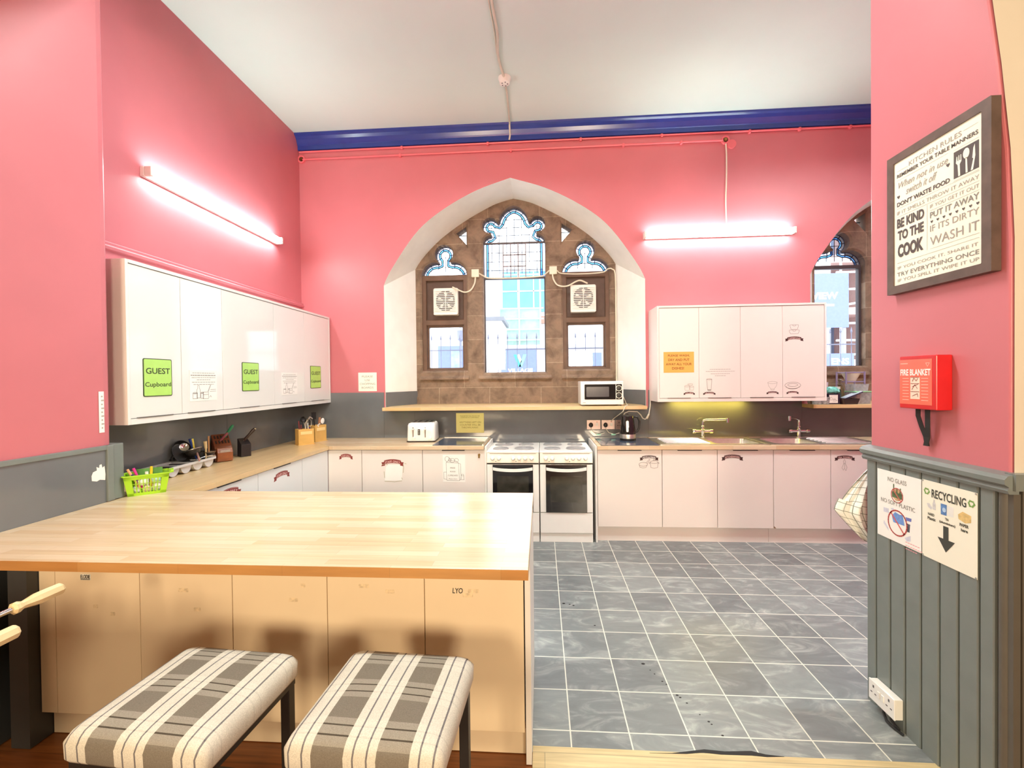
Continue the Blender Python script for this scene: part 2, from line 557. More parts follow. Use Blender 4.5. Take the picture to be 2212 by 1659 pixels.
def thing(name, label, cat, loc, group=None):
    o = bpy.data.objects.new(name, None)
    o.empty_display_size = 0.05
    COL.objects.link(o)
    o.location = loc
    o['_o'] = tuple(loc)
    o['label'] = label; o['category'] = cat
    if group: o['group'] = group
    return o
def tag(o, label, cat, group=None):
    o['label'] = label; o['category'] = cat
    if group: o['group'] = group
    return o
def struct(o):
    o['kind'] = 'structure'
    return o
def dup(root, label=None, move=(0, 0, 0), loc=None, rotz=None, group=None):
    def cp(o, par):
        c = o.copy()
        COL.objects.link(c)
        if par is not None: c.parent = par
        for ch in list(o.children): cp(ch, c)
        return c
    r = cp(root, None)
    r.location = Vector(loc) if loc else root.location + Vector(move)
    if rotz is not None: r.rotation_euler = (0, 0, rotz)
    if label: r['label'] = label
    if group: r['group'] = group
    return r

def arc3(p, q, r, n=8, skip_first=False):
    """points on the circle through p, q, r from p to r via q"""
    (ax, ay), (bx, by), (cx, cy) = p, q, r
    dd = 2 * (ax * (by - cy) + bx * (cy - ay) + cx * (ay - by))
    ux = ((ax * ax + ay * ay) * (by - cy) + (bx * bx + by * by) * (cy - ay) + (cx * cx + cy * cy) * (ay - by)) / dd
    uy = ((ax * ax + ay * ay) * (cx - bx) + (bx * bx + by * by) * (ax - cx) + (cx * cx + cy * cy) * (bx - ax)) / dd
    R = math.hypot(ax - ux, ay - uy)
    t0, t1, t2 = (math.atan2(y - uy, x - ux) for x, y in (p, q, r))
    ccw = (t2 - t0) % (2 * PI); via = (t1 - t0) % (2 * PI)
    sweep = ccw if via < ccw else ccw - 2 * PI
    return [(ux + R * math.cos(t0 + sweep * i / n), uy + R * math.sin(t0 + sweep * i / n)) for i in range(1 if skip_first else 0, n + 1)]
def rrect(w, h, r, n=4, cx=0, cy=0):
    out = []
    for sx, sy, a0 in ((1, 1, 0), (-1, 1, PI / 2), (-1, -1, PI), (1, -1, 1.5 * PI)):
        for i in range(n + 1):
            a = a0 + PI / 2 * i / n
            out.append((cx + sx * (w / 2 - r) + r * math.cos(a), cy + sy * (h / 2 - r) + r * math.sin(a)))
    return out
def ell(cx, cy, rx, ry, n=20, a0=0, a1=2 * PI):
    return [(cx + rx * math.cos(a0 + (a1 - a0) * i / n), cy + ry * math.sin(a0 + (a1 - a0) * i / n)) for i in range(n + (0 if abs(a1 - a0 - 2 * PI) < 1e-6 else 1))]
def inset(pts, d):
    """offset a closed outline inwards (outline given counter-clockwise)"""
    n = len(pts); out = []
    for i in range(n):
        a, b, c = Vector(pts[i - 1]), Vector(pts[i]), Vector(pts[(i + 1) % n])
        t = (c - a)
        if t.length < 1e-9: t = c - b
        t.normalize()
        out.append((b.x - t.y * d, b.y + t.x * d))
    return out
def scan(pts, c, axis):
    """where the line axis==c crosses a closed outline: list of (from, to)"""
    o = 1 - axis; xs = []
    n = len(pts)
    for i in range(n):
        a, b = pts[i], pts[(i + 1) % n]
        if (a[axis] - c) * (b[axis] - c) < 0:
            f = (c - a[axis]) / (b[axis] - a[axis])
            xs.append(a[o] + (b[o] - a[o]) * f)
    xs.sort()
    return list(zip(xs[0::2], xs[1::2]))

XL, YW, ZC = -2.68, 4.77, 4.28       # left wall, back wall, ceiling
XR, XRP, XLP = 6.3, 1.568, -2.35     # far right wall, faces of the two piers
BACK = lambda x, z, y=YW: Fr((x, y, z), (1, 0, 0), (0, 0, 1))     # faces the camera
LEFT = lambda y, z, x=XL: Fr((x, y, z), (0, 1, 0), (0, 0, 1))     # faces right
RIGHT = lambda y, z, x=XRP: Fr((x, y, z), (0, -1, 0), (0, 0, 1))  # faces left
FLAT = Fr((0, 0, 0), (1, 0, 0), (0, 1, 0))

# ------------------------------------------------------------------ the room
fl = struct(MB().box(XL, XR, 1.80, YW + 0.1, -0.05, 0.0).build('floor', tile))
dirt = M('dark_scuff', (30, 28, 28), .7)
MB().prism([(.43, 1.818), (.52, 1.822), (.66, 1.848), (.74, 1.842), (.85, 1.85), (.90, 1.836), (.97, 1.829), (.90, 1.824), (.84, 1.828), (.72, 1.826), (.65, 1.832), (.58, 1.822)], FLAT, 0.0004, 0.0016).build('torn_edge', dirt, fl)
for i, (x, y, r_) in enumerate([(.535, 2.39, .016), (.56, 2.34, .006), (.575, 2.31, .007), (.60, 2.255, .008), (.615, 2.235, .007), (.645, 2.16, .011), (.655, 2.145, .009), (.675, 2.11, .008), (.71, 2.04, .006), (.735, 2.0, .009), (.742, 1.985, .007), (.765, 1.925, .009), (.14, 3.01, .016), (.18, 3.0, .010), (.205, 2.985, .012), (.32, 2.75, .010)]):
    MB().prism(ell(x, y, r_ * .65, r_ * .45, 9), FLAT, 0.0002, 0.0008).build('scuff_mark', dirt, fl)
struct(MB().box(-4.5, XR, -3.2, 1.80, -0.06, -0.004).build('floor_front', boards))
struct(MB().box(-0.05, XRP, 1.60, 1.83, -0.02, 0.0005).build('trim_threshold', worn))
struct(MB().box(-4.6, XR + 0.1, -3.3, 5.6, ZC, ZC + 0.1).build('ceiling', ceilm))

CX1, CX2 = -0.31, 4.30
def outer_arch(cx, lw, rw):
    h = [(-1.0, 2.60), (-0.90, 2.86), (-0.72, 3.20), (-0.515, 3.425), (-0.262, 3.612), (0.0, 3.734)]
    pts = [(cx - lw, 1.20)] + [(cx + u * lw, z) for u, z in dense(h)]
    pts += [(cx - u * rw, z) for u, z in dense(h)[::-1][1:]] + [(cx + rw, 1.20)]
    return pts
def dense(h, k=5):
    """smooth the listed points (Catmull-Rom)"""
    P = [Vector(p) for p in h]
    P = [P[0] + Vector((-0.02, -0.25))] + P + [P[-1] * 2 - P[-2]]
    out = []
    for i in range(1, len(P) - 2):
        for j in range(k):
            t = j / k
            a, b, c, d = P[i - 1], P[i], P[i + 1], P[i + 2]
            q = 0.5 * ((2 * b) + (c - a) * t + (2 * a - 5 * b + 4 * c - d) * t * t + (3 * b - a - 3 * c + d) * t ** 3)
            out.append((q.x, q.y))
    out.append(tuple(P[-2]))
    return out
def inner_arch(cx, w=1.203):
    h = [(-1.0, 2.90), (-0.79, 3.20), (-0.52, 3.44), (-0.235, 3.625), (-0.11, 3.68), (0.0, 3.712)]
    d = dense(h)
    return [(cx - w, 1.20)] + [(cx + u * w, z) for u, z in d] + [(cx - u * w, z) for u, z in d[::-1][1:]] + [(cx + w, 1.20)]
OUT1, IN1 = outer_arch(CX1, 1.42, 1.43), inner_arch(CX1)
OUT2, IN2 = outer_arch(CX2, 1.49, 1.43), inner_arch(CX2 + 0.03)

wall_fr = BACK(0, 0)
struct(MB().fill([[(XL - 0.1, 0), (XR + 0.1, 0), (XR + 0.1, ZC + 0.05), (XL - 0.1, ZC + 0.05)], OUT1[::-1], OUT2[::-1]], wall_fr, -0.03, 0.0).build('wall_back', pink))
struct(MB().box(XL - 0.12, XL, 1.7, 5.5, 0, ZC).build('wall_left', pink))
struct(MB().box(XR, XR + 0.12, -3.2, 5.5, 0, ZC).build('wall_right', pink))
struct(MB().box(-4.6, -4.5, -3.2, 1.7, 0, ZC).build('wall_front_left', cream))
struct(MB().box(-4.5, XR, -3.3, -3.2, 0, ZC).build('wall_front_back', cream))
# dividing wall: a wide opening between two piers
plan = [(-4.5, 1.68), (XLP, 1.68), (XLP, 2.205), (-2.358, 2.235), (-2.376, 2.256), (-2.40, 2.265), (XL - 0.1, 2.265), (XL - 0.1, 1.75), (-4.5, 1.75)]
struct(MB().prism(plan, FLAT, 0, ZC).build('wall_pier_left', pink))
prof = [(1.57, 0), (1.57, 2.0), (1.583, 2.3), (1.612, 2.6), (1.645, 2.86), (1.70, 3.15), (1.78, 3.45), (1.9, 3.75), (1.9, ZC), (2.195, ZC), (2.195, 0)]
pr = Fr((0, 0, 0), (0, 1, 0), (0, 0, 1))
struct(MB().prism(prof, pr, XRP, XR).build('wall_pier_right', pink, bevel=0.008))
fp = [(y - 0.006, z) for y, z in prof[:9]]
face = MB().loft([[Vector((x, y, z)) for y, z in fp] for x in (XRP + 0.004, XR)], closed=False)
struct(face.build('wall_front_right', cream))
struct(MB().box(XLP, XRP, 1.75, 2.265, 3.75, ZC).build('wall_lintel', pink))

# blue cornice along the back wall
cor = [(0, 4.125), (0, 4.28), (-0.10, 4.28), (-0.095, 4.262), (-0.075, 4.25), (-0.055, 4.225), (-0.04, 4.19), (-0.035, 4.175), (-0.028, 4.17), (-0.028, 4.125)]
struct(MB().prism([(YW + a, b) for a, b in cor], pr, XL, XR).build('trim_cornice', blue))
# rail on the left wall above the cupboards
struct(MB().prism([(0, 0), (0.022, 0.004), (0.03, 0.02), (0.02, 0.03), (0.02, 0.045), (0.006, 0.055), (0, 0.055)],
                  Fr((XL, 0, 2.375), (1, 0, 0), (0, 0, 1)), -YW, -2.265).build('trim_picture_rail', pink))
# grey glass behind the worktops
sp = MB()
for x0, x1 in ((XL + 0.012, -1.40), (-1.399, -0.56), (-0.559, 0.0), (0.001, 0.52), (0.521, 1.14), (1.141, 2.715), (2.716, 3.55), (3.551, XR)):
    top = 1.415 if x0 < -1.74 else (1.223 if x0 < 1.0 else 1.415)
    if x0 < -2:
        sp.box(x0, -1.745, YW - 0.012, YW, 0.80, 1.415); sp.box(-1.743, x1, YW - 0.012, YW, 0.80, 1.222)
    elif x0 > 2.4: sp.box(x0, x1, YW - 0.012, YW, 0.80, 1.222)
    else: sp.box(x0, x1, YW - 0.012, YW, 0.80, top)
sp.box(XL + 0.012, XR, YW - 0.006, YW, 0.80, 1.22)
struct(sp.build('trim_splashback_back', splash))
struct(MB().box(XL, XL + 0.012, 2.31, 3.55, 0.90, 1.415).box(XL, XL + 0.012, 3.553, YW, 0.90, 1.415).build('trim_splashback_left', splash))
# left pier: glass panel above the worktop with a grey edge
struct(MB().box(XLP, XLP + 0.010, 1.69, 2.20, 0.90, 1.19).build('trim_pier_panel', splash))
struct(MB().box(XLP, XLP + 0.018, 1.68, 2.235, 1.19, 1.215).box(XLP, XLP + 0.022, 2.20, 2.235, 0.912, 1.215).box(-2.64, XLP + 0.012, 2.235, 2.30, 0.912, 1.215).build('trim_pier_edge', grey, bevel=0.003))
# dark painted board of the left pier under the worktop
struct(MB().box(-4.5, XLP + 0.02, 1.672, 2.24, 0, 0.87).build('trim_pier_dado', M('dark_grey_paint', (58, 60, 60), .4), bevel=0.004))

# right pier: matchboard dado, rail, corner bead
gr = [2.137, 2.054, 1.974, 1.895, 1.812, 1.734, 1.656]
ed = [2.196] + gr + [1.60]
dm = MB()
for a, b in zip(ed[:-1], ed[1:]):
    dm.prism([(0, a - 0.003), (-0.018, a - 0.003), (-0.021, a - 0.008), (-0.021, b + 0.008), (-0.018, b + 0.003), (0, b + 0.003)], Fr((XRP, 0, 0), (1, 0, 0), (0, 1, 0)), 0.0, 1.15)
dm.box(XRP - 0.012, XRP, 1.60, 2.19, 0, 1.15)
struct(dm.build('trim_matchboard', grey))
rail = [(0, 0), (-0.03, 0.0), (-0.036, 0.012), (-0.030, 0.022), (-0.044, 0.032), (-0.046, 0.048), (-0.034, 0.06), (-0.012, 0.066), (0, 0.068)]
struct(MB().prism(rail, Fr((XRP, 0, 1.147), (1, 0, 0), (0, 0, 1)), -2.205, -1.545).box(XRP - 0.02, XR, 1.535, 1.57, 1.16, 1.215).build('trim_dado_rail', grey))
struct(MB().tube([(XRP - 0.006, 1.582, 0), (XRP - 0.006, 1.582, 1.147)], 0.016, 12).box(XRP - 0.012, XRP + 0.01, 1.55, 1.572, 0, 1.147).box(XRP + 0.012, XR, 1.546, 1.565, 0, 1.16).build('trim_corner_bead', M('brown_grey_paint', (92, 88, 80), .4), smooth=True))

# ------------------------------------------------------------------ pointed windows with stone tracery
def half_centre():
    r = [(0.375, 1.625), (0.375, 3.205)]
    r += arc3((0.375, 3.205), (0.350, 3.262), (0.285, 3.292), 5, True)
    r += [(0.272, 3.300), (0.276, 3.318)]
    r += arc3((0.276, 3.318), (0.372, 3.45), (0.205, 3.456), 12, True) + [(0.190, 3.447)]
    r += arc3((0.176, 3.466), (0.105, 3.590), (0.0, 3.64), 8)
    return r
def half_side():
    r = [(0.278, 1.657), (0.278, 2.84)]
    r += arc3((0.278, 2.84), (0.205, 2.955), (0.085, 2.982), 8, True) + [(0.072, 2.985)]
    r += arc3((0.075, 2.998), (0.112, 3.075), (0.0, 3.195), 8)
    return r
def mirror(half, c):
    pts = [(c + a, b) for a, b in half]
    return pts + [(c - a, b) for a, b in half[::-1] if a > 1e-6]
def make_window(name, cx, out, inn, full_side):
    w = struct(thing(name, '', '', (cx, YW, 1.2)))
    del w['label'], w['category']
    bf = BACK(0, 0, 5.27)
    # white splayed reveal, with the grey band at its foot
    lo, hi = [], []
    rv = MB().loft([[Vector((x, YW - 0.002, z)) for x, z in out], [Vector((x, 5.275, z)) for x, z in inn]], closed=False)
    rv.build('reveal', white_paint, w, smooth=True, angle=30)
    bd = MB()
    for s_ in (0, -1):
        (xo, _), (xi, _) = out[s_], inn[s_]
        dx = 0.006 if s_ == 0 else -0.006
        bd.add([(xo + dx, YW - 0.002, 1.2), (xi + dx, 5.272, 1.2), (xi + dx, 5.272, 1.415), (xo + dx, YW - 0.002, 1.415)], [(0, 1, 2, 3)])
    bd.build('grey_band', splash, w)
    # stone
    big = [(cx + (x - cx) * 1.09, z + (0.10 if z > 1.5 else -0.1)) for x, z in inn]
    c = mirror(half_centre(), cx)
    sl, sr = mirror(half_side(), cx - 0.857), mirror(half_side(), cx + 0.857)
    tl = [(cx - 0.575, 3.405), (cx - 0.70, 3.325), (cx - 0.575, 3.185)]
    tr = [(2 * cx - a, b) for a, b in tl]
    holes = [c, sl, sr, tl[::-1], tr]
    st = MB().fill([big] + [h[::-1] for h in holes], bf, -0.19, 0.0, bevel=0.02)
    st.build('stone_tracery', stone, w)
    sb = MB()
    for a0, a1 in ((-1.16, -0.56), (-0.44, 0.44), (0.56, 1.16)):
        sb.add([Vector((cx + x, y, z)) for x in (a0, a1) for y, z in ((5.235, 1.55), (5.235, 1.566), (5.31, 1.632), (5.36, 1.632), (5.36, 1.55))],
               [(0, 1, 2, 3, 4), (9, 8, 7, 6, 5), (0, 5, 6, 1), (1, 6, 7, 2), (2, 7, 8, 3), (3, 8, 9, 4), (4, 9, 5, 0)])
    sb.box(cx - 1.203, cx + 1.203, 5.255, 5.30, 1.20, 1.345)
    sb.build('stone_sill', stone, w)
    # leaded lights
    gf = BACK(0, 0, 5.385)
    zt = 2.795
    def leaded(poly, zb, xs, zs, nm):
        top = [p for p in poly if p[1] > zb]
        lo_x = [p[0] for p in poly]
        base = [(min(lo_x), zb), (max(lo_x), zb)]
        ccw = [base[1]] + [p for p in poly if p[1] > zb] + [base[0]]
        MB().poly(gf, ccw, 0.0).build('leaded_glass', glass_clear, w)
        a, b, e = inset(ccw, 0.004), inset(ccw, 0.034), inset(ccw, 0.056)
        body = slice(1, len(ccw) - 1)
        ml = MB()
        for q in (b, e):
            ml.tube([gf.p(x, z, 0.004) for x, z in [(q[1][0], zb)] + q[1:-1] + [(q[-2][0], zb)]], 0.0062, 6)
        ml.tube([gf.p(x, z, 0.004) for x, z in ccw[1:-1]], 0.006, 6)
        for i in range(2, len(ccw) - 2, 3):
            ml.tube([gf.p(*a[i], 0.004), gf.p(*e[i], 0.004)], 0.005, 5)
        for x in xs:
            for f0, f1 in scan(e, x, 0): ml.tube([gf.p(x, max(f0, zb), 0.003), gf.p(x, f1, 0.003)], 0.0040, 5)
        for z in zs:
            for f0, f1 in scan(e, z, 1): ml.tube([gf.p(f0, z, 0.003), gf.p(f1, z, 0.003)], 0.0040, 5)
        ml.build('lead_came', lead, w)
        rb = MB()
        B, E_ = [(b[1][0], zb)] + b[1:-1] + [(b[-2][0], zb)], [(e[1][0], zb)] + e[1:-1] + [(e[-2][0], zb)]
        for i in range(len(B) - 1):
            rb.add([gf.p(*B[i], 0.002), gf.p(*B[i + 1], 0.002), gf.p(*E_[i + 1], 0.002), gf.p(*E_[i], 0.002)], [(0, 1, 2, 3)])
        rb.build('blue_border', glass_blue, w)
        rm = MB()
        C_ = [(ccw[1][0], zb)] + ccw[1:-1] + [(ccw[-2][0], zb)]
        for i in range(len(B) - 1):
            rm.add([gf.p(*C_[i], 0.002), gf.p(*C_[i + 1], 0.002), gf.p(*B[i + 1], 0.002), gf.p(*B[i], 0.002)], [(0, 1, 2, 3)])
        rm.build('pale_border', glass_rim, w)
    leaded(c, zt, [cx + k * 0.0925 for k in (-3, -2, -1, 0, 1, 2, 3)], [2.885, 2.99, 3.10, 3.31, 3.405, 3.5], 'c')
    for s_, cc in ((sl, cx - 0.857), (sr, cx + 0.857)):
        leaded(s_, 2.825, [cc + k * 0.09 for k in (-2, -1, 0, 1, 2)], [2.94, 3.06], 's')
    for t_ in (tl, tr):
        MB().poly(gf, t_, 0.0).build('corner_glass', glass_clear, w)
        MB().tube([gf.p(t_[1][0], t_[1][1], 0.004), gf.p(t_[0][0], 3.325, 0.004)], 0.005, 6).build('lead_came', lead, w)
    # bars and patched block of the middle light
    MB().box(cx - 0.38, cx + 0.38, 5.37, 5.395, 3.205, 3.225).box(cx - 0.38, cx + 0.38, 5.36, 5.395, zt - 0.018, zt).build('saddle_bar', M('iron_bar', (92, 84, 86), .6), w)
    fb = MB().poly(gf, [(cx - 0.138, zt), (cx + 0.138, zt), (cx + 0.138, 3.205), (cx - 0.138, 3.205)], 0.006)
    fb.build('milky_panes', glass_frost, w)
    fm = MB()
    for x in (-0.138, -0.046, 0.046, 0.138): fm.box(cx + x - 0.006, cx + x + 0.006, 5.365, 5.38, zt, 3.205)
    for z in (2.93, 3.07): fm.box(cx - 0.138, cx + 0.138, 5.365, 5.38, z - 0.006, z + 0.006)
    fm.build('patched_leading', M('grey_putty', (150, 144, 148), .7), w)
    # plain middle pane in a thin dark frame
    MB().poly(gf, [(cx - 0.375, 1.62), (cx + 0.375, 1.62), (cx + 0.375, zt), (cx - 0.375, zt)], 0.0).build('clear_pane', glass_clear, w)
    fr_ = MB().fill([[(cx - 0.385, 1.61), (cx + 0.385, 1.61), (cx + 0.385, zt), (cx - 0.385, zt)], [(cx - 0.362, 1.632), (cx - 0.362, zt - 0.022), (cx + 0.362, zt - 0.022), (cx + 0.362, 1.632)]], gf, -0.02, 0.02)
    fr_.build('pane_frame', M('dark_window_metal', (70, 62, 66), .5), w)
    # side lights
    for cc in (cx - 0.857, cx + 0.857):
        if full_side:
            MB().poly(gf, [(cc - 0.278, 1.62), (cc + 0.278, 1.62), (cc + 0.278, 2.825), (cc - 0.278, 2.825)], 0.0).build('clear_pane', glass_clear, w)
            MB().fill([[(cc - 0.285, 1.63), (cc + 0.285, 1.63), (cc + 0.285, 2.83), (cc - 0.285, 2.83)], [(cc - 0.25, 1.66), (cc - 0.25, 2.79), (cc + 0.25, 2.79), (cc + 0.25, 1.66)]], gf, -0.02, 0.03).build('pane_frame', MATS['dark_window_metal'], w)
            continue
        fo = [(cc - 0.29, 1.645), (cc + 0.29, 1.645), (cc + 0.29, 2.83), (cc - 0.29, 2.83)]
        up = [(cc - 0.228, 2.285), (cc - 0.228, 2.76), (cc + 0.228, 2.76), (cc + 0.228, 2.285)]
        dn = [(cc - 0.228, 1.68), (cc - 0.228, 2.215), (cc + 0.228, 2.215), (cc + 0.228, 1.68)]
        MB().fill([fo, up, dn], gf, -0.02, 0.075, bevel=0.008).build('casement_frame', wood_dark, w)
        MB().box(cc - 0.235, cc + 0.235, 5.345, 5.37, 2.28, 2.765).build('blank_board', M('dark_board', (88, 66, 56), .55, var=.15), w)
        MB().fill([[(a, b) for a, b in ((cc - 0.23, 1.675), (cc + 0.23, 1.675), (cc + 0.23, 2.22), (cc - 0.23, 2.22))],
                   rrect(0.42, 0.50, 0.015, 3, cc, 1.945)[::-1]], gf, -0.01, 0.035, bevel=0.004).build('opening_sash', wood_dark, w)
        MB().poly(gf, [(cc - 0.215, 1.69), (cc + 0.215, 1.69), (cc + 0.215, 2.2), (cc - 0.215, 2.2)], 0.0).build('clear_pane', glass_clear, w)
        MB().box(cc - 0.285, cc + 0.285, 5.29, 5.37, 1.63, 1.662).build('wooden_sill', wood_dark, w, bevel=0.006)
    return w
make_window('window_1', CX1, OUT1, IN1, False)
make_window('window_2', CX2, OUT2, IN2, True)
struct(MB().fill([[(XL - 0.1, 0), (XR + 0.1, 0), (XR + 0.1, 4.4), (XL - 0.1, 4.4)],
                  [(CX1 + (x - CX1) * 1.03, z + (0.03 if z > 1.5 else 0)) for x, z in IN1][::-1], [(CX2 + (x - CX2) * 1.03, z + (0.03 if z > 1.5 else 0)) for x, z in IN2][::-1]],
                 BACK(0, 0, 5.30), -0.15, -0.02).build('wall_outer', M('outer_stone', (120, 108, 98), .9)))

# ------------------------------------------------------------------ worktops
def single(mb, name, mat, label, cat, group=None, **kw):
    return tag(mb.build(name, mat, None, **kw), label, cat, group)
T0, T1 = 0.875, 0.91
t = thing('worktop', 'wide oak block breakfast bar worktop over the cream panels', 'worktop', (-1.2, 1.95, T0))
MB().box(XLP + 0.012, -0.049, 1.453, 2.442, T0, T1).build('oak_slab', oak_x, t, bevel=0.002)
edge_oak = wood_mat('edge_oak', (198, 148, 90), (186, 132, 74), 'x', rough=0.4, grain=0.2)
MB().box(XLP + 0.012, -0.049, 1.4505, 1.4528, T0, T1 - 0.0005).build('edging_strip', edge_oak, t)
t = thing('worktop', 'oak worktop run along the left wall under the guest cupboards', 'worktop', (-2.38, 3.5, T0))
MB().add([(x, y, z) for z in (T0, T1) for x, y in ((XL, 2.444), (-2.078, 2.444), (-2.078, 4.146), (XL, YW))],
         [(3, 2, 1, 0), (4, 5, 6, 7), (0, 1, 5, 4), (1, 2, 6, 5), (2, 3, 7, 6), (3, 0, 4, 7)]).build('oak_slab', oak_y, t, bevel=0.002)
MB().box(XL, XLP - 0.02, 2.302, 2.442, T0, T1).build('end_piece', oak_y, t)
t = thing('worktop', 'oak worktop under the toaster, left of the cookers', 'worktop', (-1.4, 4.45, T0))
MB().add([(x, y, z) for z in (T0, T1) for x, y in ((-2.076, 4.146), (-0.552, 4.146), (-0.552, YW - 0.012), (XL + 0.004, YW - 0.012))],
         [(3, 2, 1, 0), (4, 5, 6, 7), (0, 1, 5, 4), (1, 2, 6, 5), (2, 3, 7, 6), (3, 0, 4, 7)]).build('oak_slab', oak_x, t, bevel=0.002)
t = thing('worktop', 'oak worktop with two steel sinks let into it', 'worktop', (2.5, 4.45, T0))
B1 = rrect(0.40, 0.36, 0.05, 5, 1.86, 4.44)
B2 = rrect(0.40, 0.36, 0.05, 5, 2.40, 4.44)
MB().fill([[(0.522, 4.146), (5.9, 4.146), (5.9, YW - 0.012), (0.522, YW - 0.012)], rrect(0.43, 0.39, 0.05, 5, 1.86, 4.44)[::-1], rrect(0.43, 0.39, 0.05, 5, 2.40, 4.44)[::-1]], FLAT, T0, T1).build('oak_slab', oak_x, t)

# worktop savers
def saver(x0, x1, y0, y1, label, grp=None):
    t = thing('worktop_saver', label, 'worktop saver', ((x0 + x1) / 2, (y0 + y1) / 2, T1), grp)
    MB().box(x0, x1, y0, y1, T1 + 0.0005, T1 + 0.006).build('slab', slab_dark, t, bevel=0.002)
    return t
t = saver(-1.06, -0.575, 4.19, 4.72, 'blue-grey polished slab beside the toaster, left of the cookers')
MB().box(-1.06, -0.575, 4.722, 4.735, T1, T1 + 0.012).box(-0.574, -0.562, 4.19, 4.735, T1, T1 + 0.012).build('steel_edge', steel, t)
saver(0.56, 1.10, 4.17, 4.70, 'blue-grey polished slab under the kettle, right of the cookers')

# ------------------------------------------------------------------ stickers and signs
def banner(fr, a, b, w, h, text, rib, let, parent, arc=0.6, tails=True):
    """curved ribbon with folded tails, on its own paper-thin vinyl"""
    k = MB(); n = 12
    W2 = w * 0.38
    f = lambda x: -arc * h * (x / W2) ** 2 * 0.35
    bh = h * 0.62
    top = [(a - W2 + 2 * W2 * i / n, b + bh / 2 + f(-W2 + 2 * W2 * i / n)) for i in range(n + 1)]
    bot = [(x, z - bh) for x, z in top]
    k.prism(bot + top[::-1], fr, 0.0004, 0.0012)
    if tails:
        for s_ in (-1, 1):
            x0 = a + s_ * W2 * 0.97; z0 = b + f(W2) - h * 0.10; e = a + s_ * w / 2
            q = [(x0 - s_ * w * 0.03, z0 + bh * 0.3), (e, z0 + bh * 0.28 - h * 0.06), (e - s_ * w * 0.03, z0 - bh * 0.2 - h * 0.06), (e + s_ * w * 0.004, z0 - bh * 0.72 - h * 0.06), (x0 - s_ * w * 0.03, z0 - bh * 0.62)]
            k.prism(q if s_ > 0 else q[::-1], fr, 0.0002, 0.0007)
    k.build('ribbon', rib, parent)
    lw = MB().text(fr, text, a, b + f(W2) * 0.30, w=W2 * 1.78, h=bh * 0.52, bold=0.02, d=0.0018, arc=arc * h * 0.35 / W2 ** 2)
    lw.build('lettering', let, parent)
    MB().stroke(fr, [(x, z - bh * 0.10) for x, z in top], h * 0.02, 0.0016).build('ribbon_line', let, parent)
    MB().stroke(fr, [(x, z + bh * 0.10) for x, z in bot], h * 0.02, 0.0016).build('ribbon_line', let, parent)
def sticker(fr, a, b, w, h, text, label, rib=None, draw=None, let=None, grp=None, col=None, lw=0.003):
    t = thing('sticker', label, 'sticker', fr.p(a, b, 0), grp)
    banner(fr, a, b, w, h, text, rib or ribbon_k, let or ribbon_t, t)
    if draw:
        k = MB()
        for pts, cl in draw: k.stroke(fr, pts, lw, 0.001, cl)
        k.build('drawing', col or ink_g, t)
    return t
def poster(fr, a0, a1, b0, b1, name, label, mat, cat='sign', grp=None):
    """a sheet of paper or card; returns its root"""
    t = thing(name, label, cat, fr.p((a0 + a1) / 2, b0, 0), grp)
    MB().sheet(fr, a0, a1, b0, b1, 0.0014, 0.0012).build('sheet', mat, t)
    return t
def letters(fr, t, rows, mat, bold=0.0, name='text_line', d=0.0024):
    for row in rows:
        s, a, b, w, h = row[:5]
        MB().text(fr, s, a, b, w=w, h=h, bold=row[5] if len(row) > 5 else bold, shear=row[6] if len(row) > 6 else 0, d=d).build(name, mat, t)

# ------------------------------------------------------------------ base cupboards
def base_unit(fr, a0, a1, label, mat=None, depth=0.56, z0=0.145, z1=0.868, handle=True, grp=None, name='base_cabinet', knob_edge=None, part='door'):
    t = thing(name, label, 'cabinet', fr.p((a0 + a1) / 2, 0.0, -0.03), grp)
    cz = 0.745 if 'sink' in label or 'kitchenware' in label or 'chipped' in label else T0 - 0.002
    MB().prism([(a0 + 0.001, 0.145), (a1 - 0.001, 0.145), (a1 - 0.001, cz), (a0 + 0.001, cz)], fr, -depth, -0.02).build('carcass', carcass, t)
    d = MB().prism([(a0 + 0.0015, z0), (a1 - 0.0015, z0), (a1 - 0.0015, z1), (a0 + 0.0015, z1)], fr, -0.018, 0.0).build(part, mat or satin_white, t, bevel=0.0015)
    if handle:
        c = (a0 + a1) / 2 if knob_edge is None else knob_edge
        MB().prism([(c - 0.11, z1 - 0.004), (c + 0.11, z1 - 0.004), (c + 0.11, z1 + 0.003), (c - 0.11, z1 + 0.003)], fr, -0.016, 0.010).build('edge_pull', black_metal, d)
    return t
FB = BACK(0, 0, 4.166)
back_left = [(-2.097, -1.758, 'narrow white base cupboard in the corner left of the toaster', None),
             (-1.756, -1.154, 'white base cupboard below the toaster with a torn paper patch', None),
             (-1.152, -0.546, 'white base cupboard with a small lock beside the left cooker', -0.85)]
for a0, a1, lb, ke in back_left:
    u = base_unit(FB, a0, a1, lb, handle=ke is not None, knob_edge=ke, grp='base cupboards along the back wall')
    if ke is not None:
        k = MB().cyl(FB.p(-0.60, 0.825, 0), FB.p(-0.60, 0.825, 0.014), 0.011).box(-0.607, -0.593, 4.148, 4.160, 0.795, 0.83)
        k.build('cupboard_lock', brass, u.children[1])
single(MB().box(-0.545, -0.527, 4.15, 4.74, 0.0, 0.905), 'end_panel', carcass, 'thin white upright panel between base cupboard and left cooker', 'panel')
single(MB().box(0.502, 0.519, 4.15, 4.74, 0.0, 0.905), 'end_panel', carcass, 'thin white upright panel right of the right cooker', 'panel')
